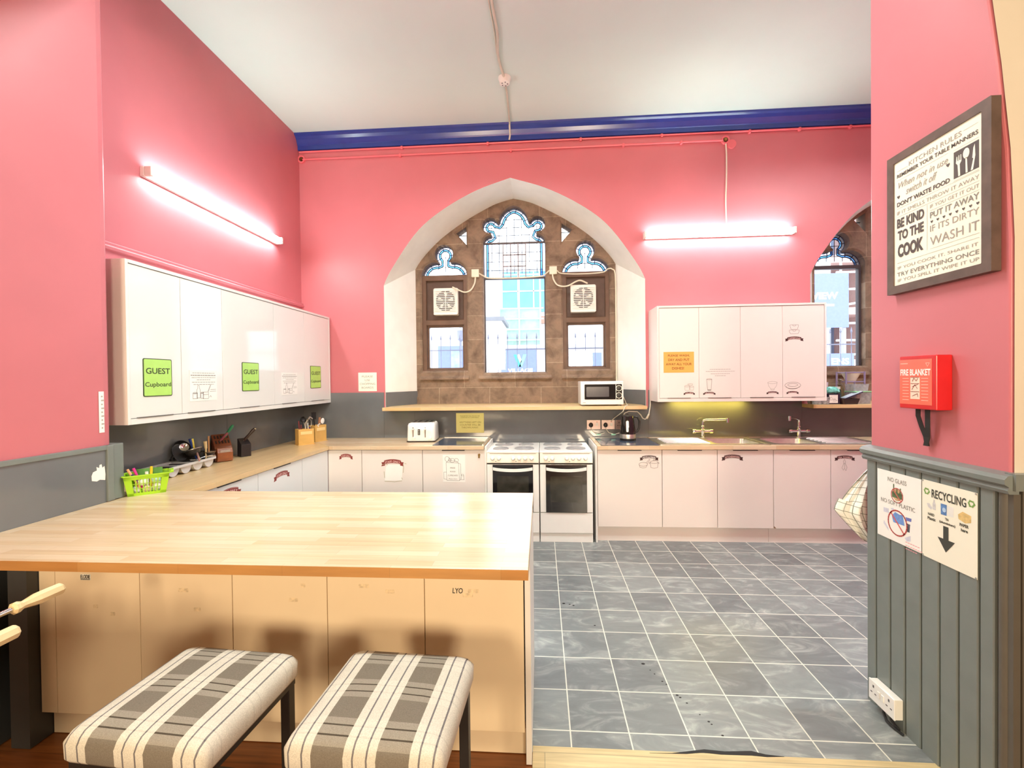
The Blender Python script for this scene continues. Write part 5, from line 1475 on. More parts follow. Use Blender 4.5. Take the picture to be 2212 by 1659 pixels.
t = thing('ceiling_disc', 'round painted cap beside the right brass fitting', 'fitting', (2.03, YW, 3.98))
MB().cyl((2.02, YW, 3.985), (2.02, YW - .018, 3.985), .045, n=24).build('disc', pipe_pink, t)
cable([(1.957, YW - .02, 3.985), (1.965, YW - .016, 3.85), (1.962, YW - .016, 3.6), (1.955, YW - .016, 3.42), (1.957, YW - .016, 3.25), (1.955, YW - .03, 3.08)], .007, 'thin cream cable hanging down to the right strip light')
t = thing('ceiling_rose', 'small round white ceiling rose on the ceiling cable', 'ceiling rose', (-.301, 3.99, ZC - .06))
MB().lathe([(.058, 0), (.058, -.012), (.05, -.03), (.046, -.05), (.035, -.056), (0, -.056)], (-.301, 3.99, ZC), n=28).build('body', plastic_w, t, smooth=True)
k = MB()
for i in range(5):
    a = i * 1.25
    k.cyl((-.301 + .026 * math.cos(a), 3.99 + .026 * math.sin(a), ZC - .056), (-.301 + .026 * math.cos(a), 3.99 + .026 * math.sin(a), ZC - .0575), .006, n=8)
k.build('vent_hole', grey_in, t)
cable([(-.34, 2.4, ZC - .012), (-.325, 3.17, ZC - .014), (-.315, 3.45, ZC - .012), (-.332, 3.70, ZC - .012), (-.312, 3.90, ZC - .012), (-.303, 3.95, ZC - .02)], .011, 'thick grey-white cable along the ceiling towards the rose', M('ceiling_cable', (206, 204, 188), .5))
cable([(-.375, 2.4, ZC - .008), (-.350, 3.10, ZC - .010), (-.337, 3.45, ZC - .008), (-.341, 3.68, ZC - .008)], .005, 'thin second cable beside the thick ceiling cable', MATS['ceiling_cable'])
cable([(-.300, 4.03, ZC - .02), (-.296, 4.2, ZC - .010), (-.300, 4.5, ZC - .010), (-.303, 4.66, ZC - .012), (-.306, 4.685, ZC - .03), (-.306, 4.71, ZC - .07), (-.306, 4.735, ZC - .11), (-.315, 4.74, ZC - .152)], .009, 'pale cable from the ceiling rose down over the blue cornice', MATS['ceiling_cable'])

# ------------------------------------------------------------------ right pier: picture, fire blanket, posters, sockets
fp_ = RIGHT(0, 0, XRP)
y2r = lambda y: -y                        # along the frame, left is the far end
A0, A1, Z0, Z1 = -2.049, -1.600, 1.897, 2.492
t = thing('framed_picture', 'framed kitchen rules picture on the red right pier', 'picture', fp_.p(-1.825, Z0, 0))
b = .034
MB().fill([[(A0, Z0), (A1, Z0), (A1, Z1), (A0, Z1)], [(A0 + b, Z0 + b), (A0 + b, Z1 - b), (A1 - b, Z1 - b), (A1 - b, Z0 + b)]], fp_, .002, .034).build('frame', frame_w, t, bevel=.003)
MB().prism([(A0 + b - .004, Z0 + b - .004), (A1 - b + .004, Z0 + b - .004), (A1 - b + .004, Z1 - b + .004), (A0 + b - .004, Z1 - b + .004)], fp_, .006, .029).build('print', paper_c, t)
ix0, iw, iz1, ih = A0 + b, A1 - A0 - 2 * b, Z1 - b, Z1 - Z0 - 2 * b
def row(s, u0, u1, v, hh, bold=0.0, shear=0.0): return (s, ix0 + iw * (u0 + u1) / 2, iz1 - ih * v, iw * (u1 - u0), ih * hh, bold, shear)
letters(fp_, t, [row('REMEMBER YOUR TABLE MANNERS', .04, .96, .115, .030, .02), row("DON'T WASTE FOOD", .04, .68, .345, .036, .03),
                 row('BE KIND', .04, .39, .50, .075, .04), row('TO THE', .05, .385, .60, .078, .04), row('COOK', .05, .38, .725, .105, .05)], M('soft_black_ink', (84, 74, 72), .6), d=.0302)
letters(fp_, t, [row('KITCHEN RULES', .20, .80, .062, .036), row('IF IT SMELLS THROW IT AWAY', .04, .97, .415, .028), row('IF YOU GET IT OUT', .46, .97, .475, .026),
                 row('IF ITS DIRTY', .46, .97, .640, .046), row('WASH IT', .46, .97, .735, .065), row('IF YOU COOK IT, SHARE IT', .05, .96, .862, .026), row('IF YOU SPILL IT WIPE IT UP', .05, .97, .962, .024),
                 row('When not in use', .06, .66, .195, .050, 0, .35), row('switch it off', .16, .54, .265, .055, 0, .35)], M('warm_grey_ink', (158, 150, 144), .6), d=.0302)
letters(fp_, t, [row('PUT IT AWAY', .46, .97, .540, .044, .012), row('TRY EVERYTHING ONCE', .04, .97, .913, .032, .008)], ink_g, d=.0302)
sx0, sx1, sz1, sz0 = ix0 + iw * .72, ix0 + iw * .965, iz1 - ih * .17, iz1 - ih * .355
MB().prism([(sx0, sz0), (sx1, sz0), (sx1, sz1), (sx0, sz1)], fp_, .0290, .0299).build('cutlery_square', MATS['soft_black_ink'], t)
k = MB(); sw, sh = sx1 - sx0, sz1 - sz0
Q = lambda pts: k.poly(fp_, [(sx0 + sw * x, sz0 + sh * z) for x, z in pts], .0305)
Q([(.13, .78), (.10, .55), (.17, .46), (.20, .02), (.28, .02), (.26, .46), (.33, .55), (.32, .80), (.29, .80), (.29, .6), (.25, .6), (.24, .8), (.21, .8), (.20, .6), (.17, .6), (.16, .78)])
k.poly(fp_, ell(sx0 + sw * .52, sz0 + sh * .74, sw * .13, sh * .19), .0305); Q([(.49, .58), (.50, .02), (.58, .02), (.55, .58)])
Q([(.86, .92), (.80, .80), (.76, .45), (.80, .42), (.70, .02), (.79, .02), (.88, .5)])
k.build('cutlery_silhouette', paper_c, t)
k = MB(); st = lambda u0, u1, v: k.stroke(fp_, [(ix0 + iw * u0, iz1 - ih * v), (ix0 + iw * u1, iz1 - ih * v)], .0012, .0298)
for a in ((.04, .18, .075), (.82, .96, .055), (.04, .66, .15), (.04, .97, .378), (.04, .97, .445), (.46, .97, .79), (.04, .97, .82), (.46, .97, .505), (.72, .965, .155), (.72, .965, .37)): st(*a)
k.stroke(fp_, [(ix0 + iw * .425, iz1 - ih * .45), (ix0 + iw * .425, iz1 - ih * .79)], .0012, .0298)
k.build('rule_line', ink_p, t)
k = MB()
def heart(u, v, s_):
    cx_, cz = ix0 + iw * u, iz1 - ih * v
    k.poly(fp_, [(cx_ + s_ * x, cz + s_ * z) for x, z in ((0, -1), (.9, .1), (.85, .6), (.45, .8), (0, .45), (-.45, .8), (-.85, .6), (-.9, .1))], .0300)
for i in range(8): heart(.48 + .068 * i, .590, .006)
heart(.06, .285, .008); heart(.66, .235, .008)
k.build('heart_mark', MATS['soft_black_ink'], t)

# fire blanket
t = thing('fire_blanket', 'red fire blanket box with black pull straps on the right pier', 'fire blanket', fp_.p(-1.86, 1.41, 0))
a0, a1, z0, z1 = -1.950, -1.778, 1.408, 1.622
MB().prism([(a0, z0), (a1, z0), (a1, z1), (a0, z1)], fp_, 0, .060).build('box', red_box, t, bevel=.004)
MB().prism([(a0 + .003, z0 + .018), (a1 - .018, z0 + .018), (a1 - .018, z1 - .014), (a0 + .003, z1 - .014)], fp_, .060, .0608).build('label_face', red_face, t)
cx_ = (a0 + a1 - .015) / 2
letters(fp_, t, [('FIRE BLANKET', cx_, z1 - .066, .142, .026, .03)], white_ink, d=.0616)
MB().prism([(cx_ - .022, z0 + .040), (cx_ + .022, z0 + .040), (cx_ + .022, z1 - .086), (cx_ - .022, z1 - .086)], fp_, .0608, .0614).build('instruction_strip', M('strip_cream', (240, 214, 196), .4), t)
k = MB(); q = lambda *pts: k.stroke(fp_, [(cx_ + x, z0 + z) for x, z in pts], .0022, .0620)
for zz in (.050, .083, .108): q((-.02, zz + .02), (.02, zz + .02))
q((-.012, .112), (-.004, .125), (.006, .113), (.014, .124)); q((-.014, .078), (.0, .098), (.012, .082)); q((-.012, .09), (.014, .1)); q((-.012, .052), (.012, .062), (.014, .05))
k.build('pictogram', M('brown_red_ink', (150, 70, 60), .5), t)
k = MB()
for s_ in (-1, 1):
    for i in range(8):
        zz = z0 + .036 + i * .0125
        k.stroke(fp_, [(cx_ + s_ * .030, zz), (cx_ + s_ * (.030 + .030), zz)], .0024, .0616)
k.stroke(fp_, [(cx_ - .07, z1 - .030), (cx_ - .035, z1 - .030)], .003, .0616)
k.stroke(fp_, [(cx_ + .050, z1 - .030), (cx_ + .066, z1 - .030), (cx_ + .058, z1 - .044)], .002, .0616, True)
k.build('small_print', M('pale_salmon_ink', (250, 190, 172), .5), t)
for s_, lb in ((-1, 0), (1, 1)):
    a, b_ = cx_ + s_ * .022, cx_ + s_ * .008
    k = MB().loft([[fp_.p(a + dx, z0, .028 + dn), ] if False else [fp_.p(x_ + dx, zz, dn) for dx in (-.0105, .0105)] + [fp_.p(x_ + dx, zz, dn + .003) for dx in (.0105, -.0105)] for x_, zz, dn in ((a, z0 + .01, .030), (a, z0 - .03, .030), ((a + b_) / 2 + s_ * .002, z0 - .075, .020 + .006 * lb), (b_, z0 - .115, .012 + .006 * lb), (cx_ - .004, z0 - .150, .010 + .006 * lb))])
    k.build('pull_strap', M('black_webbing', (40, 36, 36), .8), t)

# recycling posters
fd = RIGHT(0, 0, XRP - .0225)
def pts2(a0, a1, b0, b1, pts): return [(a0 + (a1 - a0) * x, b0 + (b1 - b0) * z) for x, z in pts]
a0, a1, z0, z1 = -2.121, -1.888, .815, 1.118
t = poster(fd, a0, a1, z0, z1, 'wall_poster', 'white no glass and no soft plastic poster on the grey boards', paper)
letters(fd, t, [('NO GLASS', -2.010, 1.083, .100, .019), ('NO SOFT PLASTIC', -2.008, .982, .182, .018)], ink_g)
pp = lambda *p: pts2(a0, a1, z0, z1, p)
MB().poly(fd, ell(-2.010, 1.022, .026, .026), .0016).build('bottle_group', M('bottle_brown', (196, 160, 120), .6, var=.4, scale=60), t)
k = MB()
for x, h_ in ((-2.028, .062), (-2.010, .045), (-1.992, .050)): k.poly(fd, [(x - .009, 1.008), (x + .009, 1.008), (x + .009, 1.030), (x + .003, 1.036), (x + .003, 1.005 + h_), (x - .003, 1.005 + h_), (x - .003, 1.036), (x - .009, 1.030)], .0018)
k.build('bottle_drawing', M('bottle_green', (86, 104, 70), .5, var=.5, scale=80), t)
k = MB(); k.stroke(fd, ell(-2.010, 1.020, .031, .031, 24), .004, .0022, True); k.stroke(fd, [(-2.03, 1.04), (-1.99, 1.0)], .004, .0022)
k.build('prohibition_mark', M('prohibition_red', (216, 96, 92), .5), t); k = MB()
k.stroke(fd, ell(-2.008, .900, .050, .054, 28), .006, .0022, True); k.stroke(fd, [(-2.044, .938), (-1.972, .862)], .006, .0022)
k.build('prohibition_mark', M('prohibition_red', (216, 96, 92), .5), t)
k = MB(); k.poly(fd, [(-2.038, .925), (-2.02, .945), (-1.995, .94), (-1.98, .945), (-1.97, .90), (-2.03, .898)], .0018).build('plastic_bag', M('bag_blue', (110, 150, 214), .5, var=.2, scale=60), t)
k = MB(); k.poly(fd, [(-1.965, .94), (-1.935, .942), (-1.937, .928), (-1.963, .926)], .0016); k.build('blue_sachet', M('sachet_blue', (110, 120, 190), .5), t)
k = MB()
for q_ in ([(-1.958, .915), (-1.942, .915), (-1.945, .88), (-1.96, .88)],): k.poly(fd, q_, .0016)
k.build('dark_sachet', M('sachet_dark', (80, 84, 96), .5, var=.3, scale=90), t)
k = MB()
for q_ in ([(-2.085, .948), (-2.055, .95), (-2.055, .93), (-2.085, .928)], [(-2.083, .89), (-2.06, .865), (-2.055, .85), (-2.085, .875)], [(-1.97, .85), (-1.94, .868), (-1.94, .845), (-1.96, .838)], [(-2.045, .955), (-2.03, .96), (-2.02, .95), (-2.035, .945)]): k.poly(fd, q_, .0016)
k.build('wrapping_drawing', M('pale_lilac', (206, 208, 224), .5, var=.08, scale=90), t)
k = MB()
for i, (u, v) in enumerate([(.08, 0), (.085, .014), (.06, .028)]):
    for j in range(int(u / .012)): k.stroke(fd, [(-1.965 + j * .012, .846 - .012 - v), (-1.957 + j * .012, .847 - .012 - v)], .003, .0018)
k.build('red_handwriting', M('faint_red_ink', (236, 160, 170), .5), t)
a0, a1, z0, z1 = -1.884, -1.658, .812, 1.122
t = poster(fd, a0, a1, z0, z1, 'wall_poster', 'ivory recycling poster with a big black arrow on the grey boards', paper_c)
dk = M('poster_black', (66, 68, 62), .6)
letters(fd, t, [('RECYCLING', -1.769, 1.075, .142, .034, .02)], dk)
letters(fd, t, [('HARD', -1.842, .990, .028, .011, .03), ('Plastic', -1.840, .973, .036, .012, .03), ('TIN', -1.775, .991, .014, .010, .03), ('(aluminium)', -1.773, .974, .066, .012, .03), ('PAPER', -1.706, .990, .034, .012, .03), ('here', -1.705, .972, .026, .012, .03)], dk)
MB().poly(fd, [(-1.790, .962), (-1.768, .962), (-1.768, .912), (-1.742, .912), (-1.779, .862), (-1.814, .912), (-1.790, .912)], .002).build('arrow', dk, t)
k = MB()
for c_ in (-1.862, -1.679):
    for i in range(3):
        an = PI / 2 + 2 * PI * i / 3
        p0 = (c_ + .011 * math.cos(an - .75), 1.078 + .011 * math.sin(an - .75)); p1 = (c_ + .011 * math.cos(an + .5), 1.078 + .011 * math.sin(an + .5))
        k.stroke(fd, [p0, p1], .006, .002)
        k.poly(fd, [(p1[0] + .007 * math.cos(an + 2.2), p1[1] + .007 * math.sin(an + 2.2)), (p1[0] + .006 * math.cos(an), p1[1] + .006 * math.sin(an)), (p1[0] - .006 * math.cos(an), p1[1] - .006 * math.sin(an))], .0021)
k.build('recycling_symbol', M('recycle_green', (120, 160, 84), .5), t)
k = MB().poly(fd, [(-1.836, 1.012), (-1.822, 1.012), (-1.822, 1.035), (-1.826, 1.045), (-1.826, 1.052), (-1.832, 1.052), (-1.832, 1.045), (-1.836, 1.035)], .0018)
k.poly(fd, [(-1.862, 1.03), (-1.85, 1.032), (-1.838, 1.018), (-1.842, 1.008), (-1.856, 1.016)], .0017)
k.build('bottle_drawing', M('bottle_pale', (206, 206, 208), .4, var=.12, scale=90), t)
MB().poly(fd, [(-1.800, 1.004), (-1.776, 1.004), (-1.775, 1.046), (-1.801, 1.046)], .0018).build('tin_drawing', M('tin_blue', (92, 132, 190), .4, var=.3, scale=70), t)
MB().poly(fd, ell(-1.786, 1.024, .008, .009), .0021).build('tin_badge', M('tin_pale', (180, 206, 236), .4), t)
MB().poly(fd, [(-1.772, 1.006), (-1.748, 1.006), (-1.747, 1.044), (-1.773, 1.044)], .0017).build('silver_tin', M('tin_silver', (232, 232, 228), .4), t)
MB().poly(fd, [(-1.730, 1.025), (-1.712, 1.04), (-1.680, 1.033), (-1.680, 1.008), (-1.702, 1.0), (-1.728, 1.008)], .0018).build('carton_drawing', M('carton_tan', (222, 192, 128), .5, var=.2, scale=50), t)
k = MB()
for x, z in ((a0 + .004, z1 - .004), (a1 - .004, z1 - .004), (a1 - .004, z0 + .004), (a0 + .004, z0 + .004)): k.cyl(fd.p(x, z, .001), fd.p(x, z, .003), .0035, n=8)
k.build('pin', steel, t)

# socket strip low on the pier
t = thing('wall_socket', 'white double socket low on the grey boards of the right pier', 'socket', fd.p(-2.05, .05, 0))
MB().prism([(-2.126, .052), (-1.981, .052), (-1.981, .140), (-2.126, .140)], fd, 0, .030).build('back_box', plastic_w, t, bevel=.002)
MB().prism([(-2.128, .050), (-1.979, .050), (-1.979, .142), (-2.128, .142)], fd, .030, .038).build('plate', enamel, t, bevel=.003)
k = MB()
for c_ in (-2.098, -2.009):
    k.prism([(c_ - .004, .112), (c_ + .004, .112), (c_ + .004, .124), (c_ - .004, .124)], fd, .038, .0385)
    for s_ in (-1, 1): k.prism([(c_ + s_ * .012 - .005, .086), (c_ + s_ * .012 + .005, .086), (c_ + s_ * .012 + .005, .091), (c_ + s_ * .012 - .005, .091)], fd, .038, .0385)
k.build('pin_hole', grey_in, t)
for c_ in (-2.065, -2.042): MB().prism([(c_ - .007, .088), (c_ + .007, .088), (c_ + .007, .116), (c_ - .007, .116)], fd, .038, .042).build('switch', plastic_w, t, bevel=.001)
single(MB().tube([(1.528, 2.06, .05), (1.520, 2.055, .030), (1.515, 2.03, .012), (1.52, 1.99, .008), (1.53, 1.96, .006)], .006, 8).tube([(1.53, 2.03, .05), (1.525, 2.02, .025), (1.53, 1.98, .010)], .005, 8), 'loose_cables', black_pl, 'dark loose cables on the floor under the white double socket', 'cable', smooth=True)

# tea towel on a hook at the far side of the right pier
t = thing('tea_towel', 'checked white tea towel hanging from a hook behind the right pier', 'tea towel', (1.60, 2.26, .70))
n, m_ = 26, 22
grid = []; uvs = []
for j in range(m_ + 1):
    v = j / m_
    z = 1.105 - .39 * v
    half = .012 + .135 * min(1, v * 1.55) ** .9 * (1 if v < .64 else 1 - .62 * ((v - .64) / .36))
    ctr = 1.622 - .03 * math.sin(v * 2.6) + (.05 * max(0, v - .6))
    ring = []
    for i in range(n + 1):
        u = i / n
        fold = .026 * math.sin(u * 15 + .6) * (1 - .45 * v) + .012 * math.sin(u * 31 + v * 3)
        ring.append(Vector((ctr + (u - .5) * 2 * half, 2.245 + fold * (.3 + .7 * min(1, v * 2)) + .01 * math.sin(v * 4), z - .05 * (abs(u - .5) * 2) ** 1.6 * (.2 if v < .5 else -.5 + .0))))
    grid.append(ring)
k = MB().loft(grid, closed=False)
tw = k.build('cloth', checks, t, smooth=True, angle=80)
uvl = tw.data.uv_layers.new(name='UVMap')
for poly in tw.data.polygons:
    for li in poly.loop_indices:
        vi = tw.data.loops[li].vertex_index
        j, i = divmod(vi, n + 1)
        uvl.data[li].uv = (i / n, j / m_ * 1.25)
so = tw.modifiers.new('thickness', 'SOLIDIFY'); so.thickness = .003
MB().tube([(1.612, 2.197, 1.13), (1.612, 2.235, 1.125), (1.612, 2.255, 1.10), (1.612, 2.262, 1.115)], .005, 8).build('hook', chrome, t, smooth=True)

# ------------------------------------------------------------------ bar stools
def cushion_rings(w, d):
    out = []
    for z, ins, r in ((0.0, .006, .018), (.010, 0.0, .022), (.050, -.002, .026), (.066, .006, .030), (.076, .018, .032), (.082, .045, .03), (.087, .10, .02), (.089, .16, .012)):
        out.append([Vector((x, y, z)) for x, y in rrect(w - 2 * ins, d - 2 * ins, r, 5)])
    return out
SEAT = .588
def stool(label):
    t = thing('bar_stool', label, 'stool', (0, 0, 0), 'plaid bar stools')
    w, d = .405, .385
    c = MB().loft(cushion_rings(w, d)).build('cushion', plaid, t, smooth=True, angle=60)
    for v in c.data.vertices: v.co.z += SEAT
    c['z'] = 0
    del c['z']
    MB().box(-w / 2 + .012, w / 2 - .012, -d / 2 + .012, d / 2 - .012, SEAT - .022, SEAT).build('seat_board', black_metal, t)
    for sx in (-1, 1):
        for sy in (-1, 1):
            x, y = sx * (w / 2 - .028), sy * (d / 2 - .028)
            MB().bar((x, y, 0), (x, y, SEAT - .02), .030, .030, (0, 1, 0)).build('leg', black_metal, t, bevel=.002)
    for sx in (-1, 1): MB().bar((sx * (w / 2 - .028), -d / 2 + .03, .20), (sx * (w / 2 - .028), d / 2 - .03, .20), .02, .02).build('stretcher', black_metal, t)
    for sy in (-1, 1): MB().bar((-w / 2 + .03, sy * (d / 2 - .028), .26), (w / 2 - .03, sy * (d / 2 - .028), .26), .02, .02).build('footrest', black_metal, t)
    return t
st = stool('plaid topped bar stool on the left, at the breakfast bar')
st.location = (-1.010, 1.195, 0); st.rotation_euler = (0, 0, math.radians(-4))
dup(st, 'plaid topped bar stool on the right, at the breakfast bar', loc=(-.435, 1.205, 0), rotz=math.radians(-3))

# ------------------------------------------------------------------ football table at the left, only its rod handles reach into the picture
t = thing('football_table', 'football table at the far left with pale wooden rod handles', 'table', (-2.0, .50, 0))
k = MB().box(-2.70, -1.34, .16, .19, .72, .90).box(-2.70, -1.34, .81, .84, .72, .90).box(-2.70, -2.67, .19, .81, .72, .90).box(-1.37, -1.34, .19, .81, .72, .90).box(-2.67, -1.37, .19, .81, .72, .76)
k.build('box', M('table_brown', (110, 66, 40), .4, var=.2), t, bevel=.004)
MB().box(-2.66, -1.38, .20, .80, .760, .764).build('pitch', M('pitch_green', (60, 120, 70), .5), t)
for x in (-2.62, -1.44):
    for y in (.24, .76): MB().bar((x, y, 0), (x, y, .72), .09, .09, (0, 1, 0)).build('leg', MATS['table_brown'], t)
def rod(x, out):
    r = MB().tube([(x, .34 + out - .4, .85), (x, 1.20 + out - .05, .85)], .008, 12).build('rod', chrome, t, smooth=True)
    y = 1.145 + out
    MB().lathe([(.012, 0), (.019, .006), (.019, .014), (.0135, .026), (.0135, .034), (.0195, .062), (.021, .070), (.0205, .135), (.017, .142), (0, .142)], (x, y, .85), (0, 1, 0), 8).build('handle', pale_wood, r)
rod(-1.643, .096); rod(-1.490, -.152)
for x, o in ((-1.80, -.14), (-1.95, -.16), (-2.10, -.15), (-2.25, -.16)): rod(x, o)

# ------------------------------------------------------------------ clutter on the right window shelf
Zs = 1.2565
def jar(x, y, prof, mat, label, cat, name, cap=None, n=20, grp='things on the right window shelf', body='body'):
    t = thing(name, label, cat, (x, y, Zs), grp)
    MB().lathe(prof, (x, y, Zs), n=n).build(body, mat, t, smooth=True)
    if cap: MB().lathe(cap[0], (x, y, Zs), n=n).build(cap[2] if len(cap) > 2 else 'lid', cap[1], t, smooth=True)
    return t
jar(2.835, 4.80, [(0, .002), (.062, 0), (.066, .01), (.075, .20), (.072, .20), (.062, .012), (0, .010)], clear_pl, 'tall clear plastic jug half behind the wall cupboard', 'jug', 'measuring_jug')
jar(2.80, 4.66, [(0, .002), (.048, 0), (.052, .085), (.050, .085), (.046, .006), (0, .006)], clear_pl, 'short clear tumbler beside the wall cupboard', 'tumbler', 'tumbler')
jar(2.875, 4.64, [(0, .002), (.034, 0), (.040, .075), (.038, .075), (.032, .006), (0, .006)], clear_pl, 'small clear beaker on the shelf edge', 'beaker', 'beaker')
t = thing('handled_jug', 'white jug with two curved handles behind the clear jug', 'jug', (2.87, 4.95, Zs), 'things on the right window shelf')
MB().lathe([(0, 0), (.055, 0), (.062, .12), (.055, .20), (.06, .215), (.057, .215), (.05, .19), (0, .19)], (2.87, 4.95, Zs), n=20).build('body', plastic_w, t, smooth=True)
MB().tube([(2.925, 4.93, Zs + .19), (2.965, 4.92, Zs + .19), (2.985, 4.92, Zs + .14), (2.965, 4.92, Zs + .08), (2.93, 4.93, Zs + .06)], .009, 8).build('handle', plastic_w, t, smooth=True)
t = thing('spice_box', 'dark box with white label on the right window shelf', 'box', (2.965, 4.68, Zs), 'things on the right window shelf')
MB().box(2.912, 3.022, 4.64, 4.74, Zs, Zs + .105).build('box', M('violet_black', (42, 32, 56), .4), t, bevel=.003)
f9 = BACK(0, 0, 4.64)
MB().sheet(f9, 2.914, 2.998, Zs + .012, Zs + .094, .001, .0008).build('label', paper, t)
k = MB().stroke(f9, ell(2.932, Zs + .055, .010, .016, 14), .002, .0016, True); k.stroke(f9, [(2.948, Zs + .042), (2.975, Zs + .044), (2.99, Zs + .035)], .004, .0016); k.stroke(f9, [(2.95, Zs + .052), (2.975, Zs + .053)], .003, .0016); k.stroke(f9, [(2.95, Zs + .03), (2.985, Zs + .03)], .002, .0016)
k.build('label_print', ink_g, t)
# crumpled teal bag on the box
k = MB(); rr = random.Random(4); rings = []
for j, (r_, z_) in enumerate(((.045, 0), (.056, .016), (.052, .036), (.036, .054), (.012, .064))):
    rings.append([Vector((2.975 + r_ * (1.1 + .35 * rr.random()) * math.cos(a) * 1.05, 4.70 + r_ * (.85 + .3 * rr.random()) * math.sin(a), Zs + .1065 + z_ + .010 * rr.random())) for a in [2 * PI * i / 14 for i in range(14)]])
k.loft(rings)
single(k, 'crumpled_bag', M('teal_film', (120, 206, 196), .25, var=.35, scale=30), 'crumpled teal bag lying on the dark labelled box', 'bag', 'things on the right window shelf')
jar(3.052, 4.73, [(0, 0), (.031, 0), (.033, .01), (.033, .135), (.024, .15), (.020, .152), (0, .152)], M('dark_green_glass', (52, 66, 54), .12, var=.3, scale=40), 'dark green bottle with pale cap on the right window shelf', 'bottle', 'glass_bottle', ([(.024, .150), (.024, .175), (0, .176)], M('pale_cap', (206, 214, 206), .4)))
t = jar(3.095, 4.76, [(0, 0), (.036, 0), (.038, .01), (.037, .15), (.018, .175), (.012, .20), (0, .20)], M('olive_glass', (88, 78, 50), .12, var=.25, scale=30), 'olive brown pump bottle on the right window shelf', 'bottle', 'pump_bottle', ([(.024, .19), (.026, .20), (.012, .204), (.012, .235), (.02, .24), (.02, .252), (0, .254)], M('pump_brown', (112, 98, 82), .4)))
MB().tube([(3.095, 4.76, Zs + .246), (3.075, 4.70, Zs + .242), (3.073, 4.69, Zs + .23)], .007, 8).build('nozzle', MATS['pump_brown'], t, smooth=True)
jar(3.03, 4.92, [(0, 0), (.03, 0), (.044, .22), (.041, .22), (.028, .01), (0, .01)], M('lilac_paper', (214, 206, 222), .5), 'pale paper cup standing at the back of the shelf', 'cup', 'paper_cup')
jar(3.142, 4.80, [(0, 0), (.016, 0), (.016, .12), (.02, .122), (.02, .146), (0, .148)], M('ivory_plastic', (222, 222, 200), .4), 'small ivory tube bottle behind the black tray', 'bottle', 'tube_bottle')
t = thing('black_tub', 'shallow black tub at the front of the right window shelf', 'tub', (3.10, 4.65, Zs), 'things on the right window shelf')
MB().loft([[Vector((3.105 + x, 4.655 + y, z)) for x, y in rrect(w_, d_, .015, 4)] for z, w_, d_ in ((Zs, .145, .09), (Zs + .058, .175, .115), (Zs + .058, .168, .108), (Zs + .008, .138, .084))], cap=(True, True)).build('tub', M('black_brown_plastic', (54, 40, 42), .35), t, smooth=True)
t = thing('tablet', 'thin dark slab with pale edge leaning in the black tub', 'tablet', (3.13, 4.66, Zs + .06), 'things on the right window shelf')
mt = Matrix.Translation((3.14, 4.665, Zs + .0855)) @ Matrix.Rotation(math.radians(-22), 4, 'Y')
xf(MB().box(-.085, .10, -.04, .04, -.006, .006), mt).build('slab', M('slab_navy', (50, 54, 84), .3), t, bevel=.003)
xf(MB().box(-.086, .101, -.0415, .0415, .0062, .0085), mt).build('pale_face', M('pale_blue_face', (206, 222, 240), .3), t)
t = thing('storage_box', 'clear storage box with green lid edge at the red pier', 'box', (3.25, 4.72, Zs), 'things on the right window shelf')
MB().loft([[Vector((3.262 + x, 4.74 + y, z)) for x, y in rrect(w_, d_, .02, 4)] for z, w_, d_ in ((Zs, .15, .15), (Zs + .118, .175, .17))]).build('box', clear('misty_plastic', (.90, .92, .96), .1, .2, 0.34), t, smooth=True)
MB().box(3.172, 3.352, 4.65, 4.83, Zs + .118, Zs + .128).build('lid', M('pale_green_lid', (150, 214, 160), .3), t, bevel=.004)
MB().loft([[Vector((3.255 + x, 4.75 + y, z)) for x, y in rrect(w_, d_, .02, 4)] for z, w_, d_ in ((Zs + .1285, .14, .14), (Zs + .20, .16, .155))]).build('upper_tub', MATS['misty_plastic'], t, smooth=True)
t = thing('wire_rack', 'lilac wire rack standing at the back of the right shelf', 'rack', (3.35, 4.98, Zs), 'things on the right window shelf')
k = MB()
for x in (3.27, 3.46):
    k.tube([(x, 4.93, Zs), (x, 4.93, Zs + .33)], .009, 8); k.tube([(x, 5.08, Zs), (x, 5.08, Zs + .33)], .009, 8)
for z in (.10, .22, .32):
    k.tube([(3.27, 4.93, Zs + z), (3.46, 4.93, Zs + z)], .006, 8); k.tube([(3.27, 5.08, Zs + z), (3.46, 5.08, Zs + z)], .006, 8)
    for i in range(5): k.tube([(3.29 + i * .038, 4.93, Zs + z), (3.29 + i * .038, 5.08, Zs + z)], .003, 6)
k.build('wire_frame', M('lilac_wire', (150, 140, 180), .4), t, smooth=True)
k = MB().lathe([(0, 0), (.045, .0), (.085, .085), (.08, .085), (.042, .008), (0, .008)], (3.365, 5.0, Zs + .228), n=24)
single(k, 'mixing_bowl', M('white_bowl', (236, 240, 226), .3), 'white bowl standing in the lilac wire rack', 'bowl', 'things on the right window shelf', smooth=True)

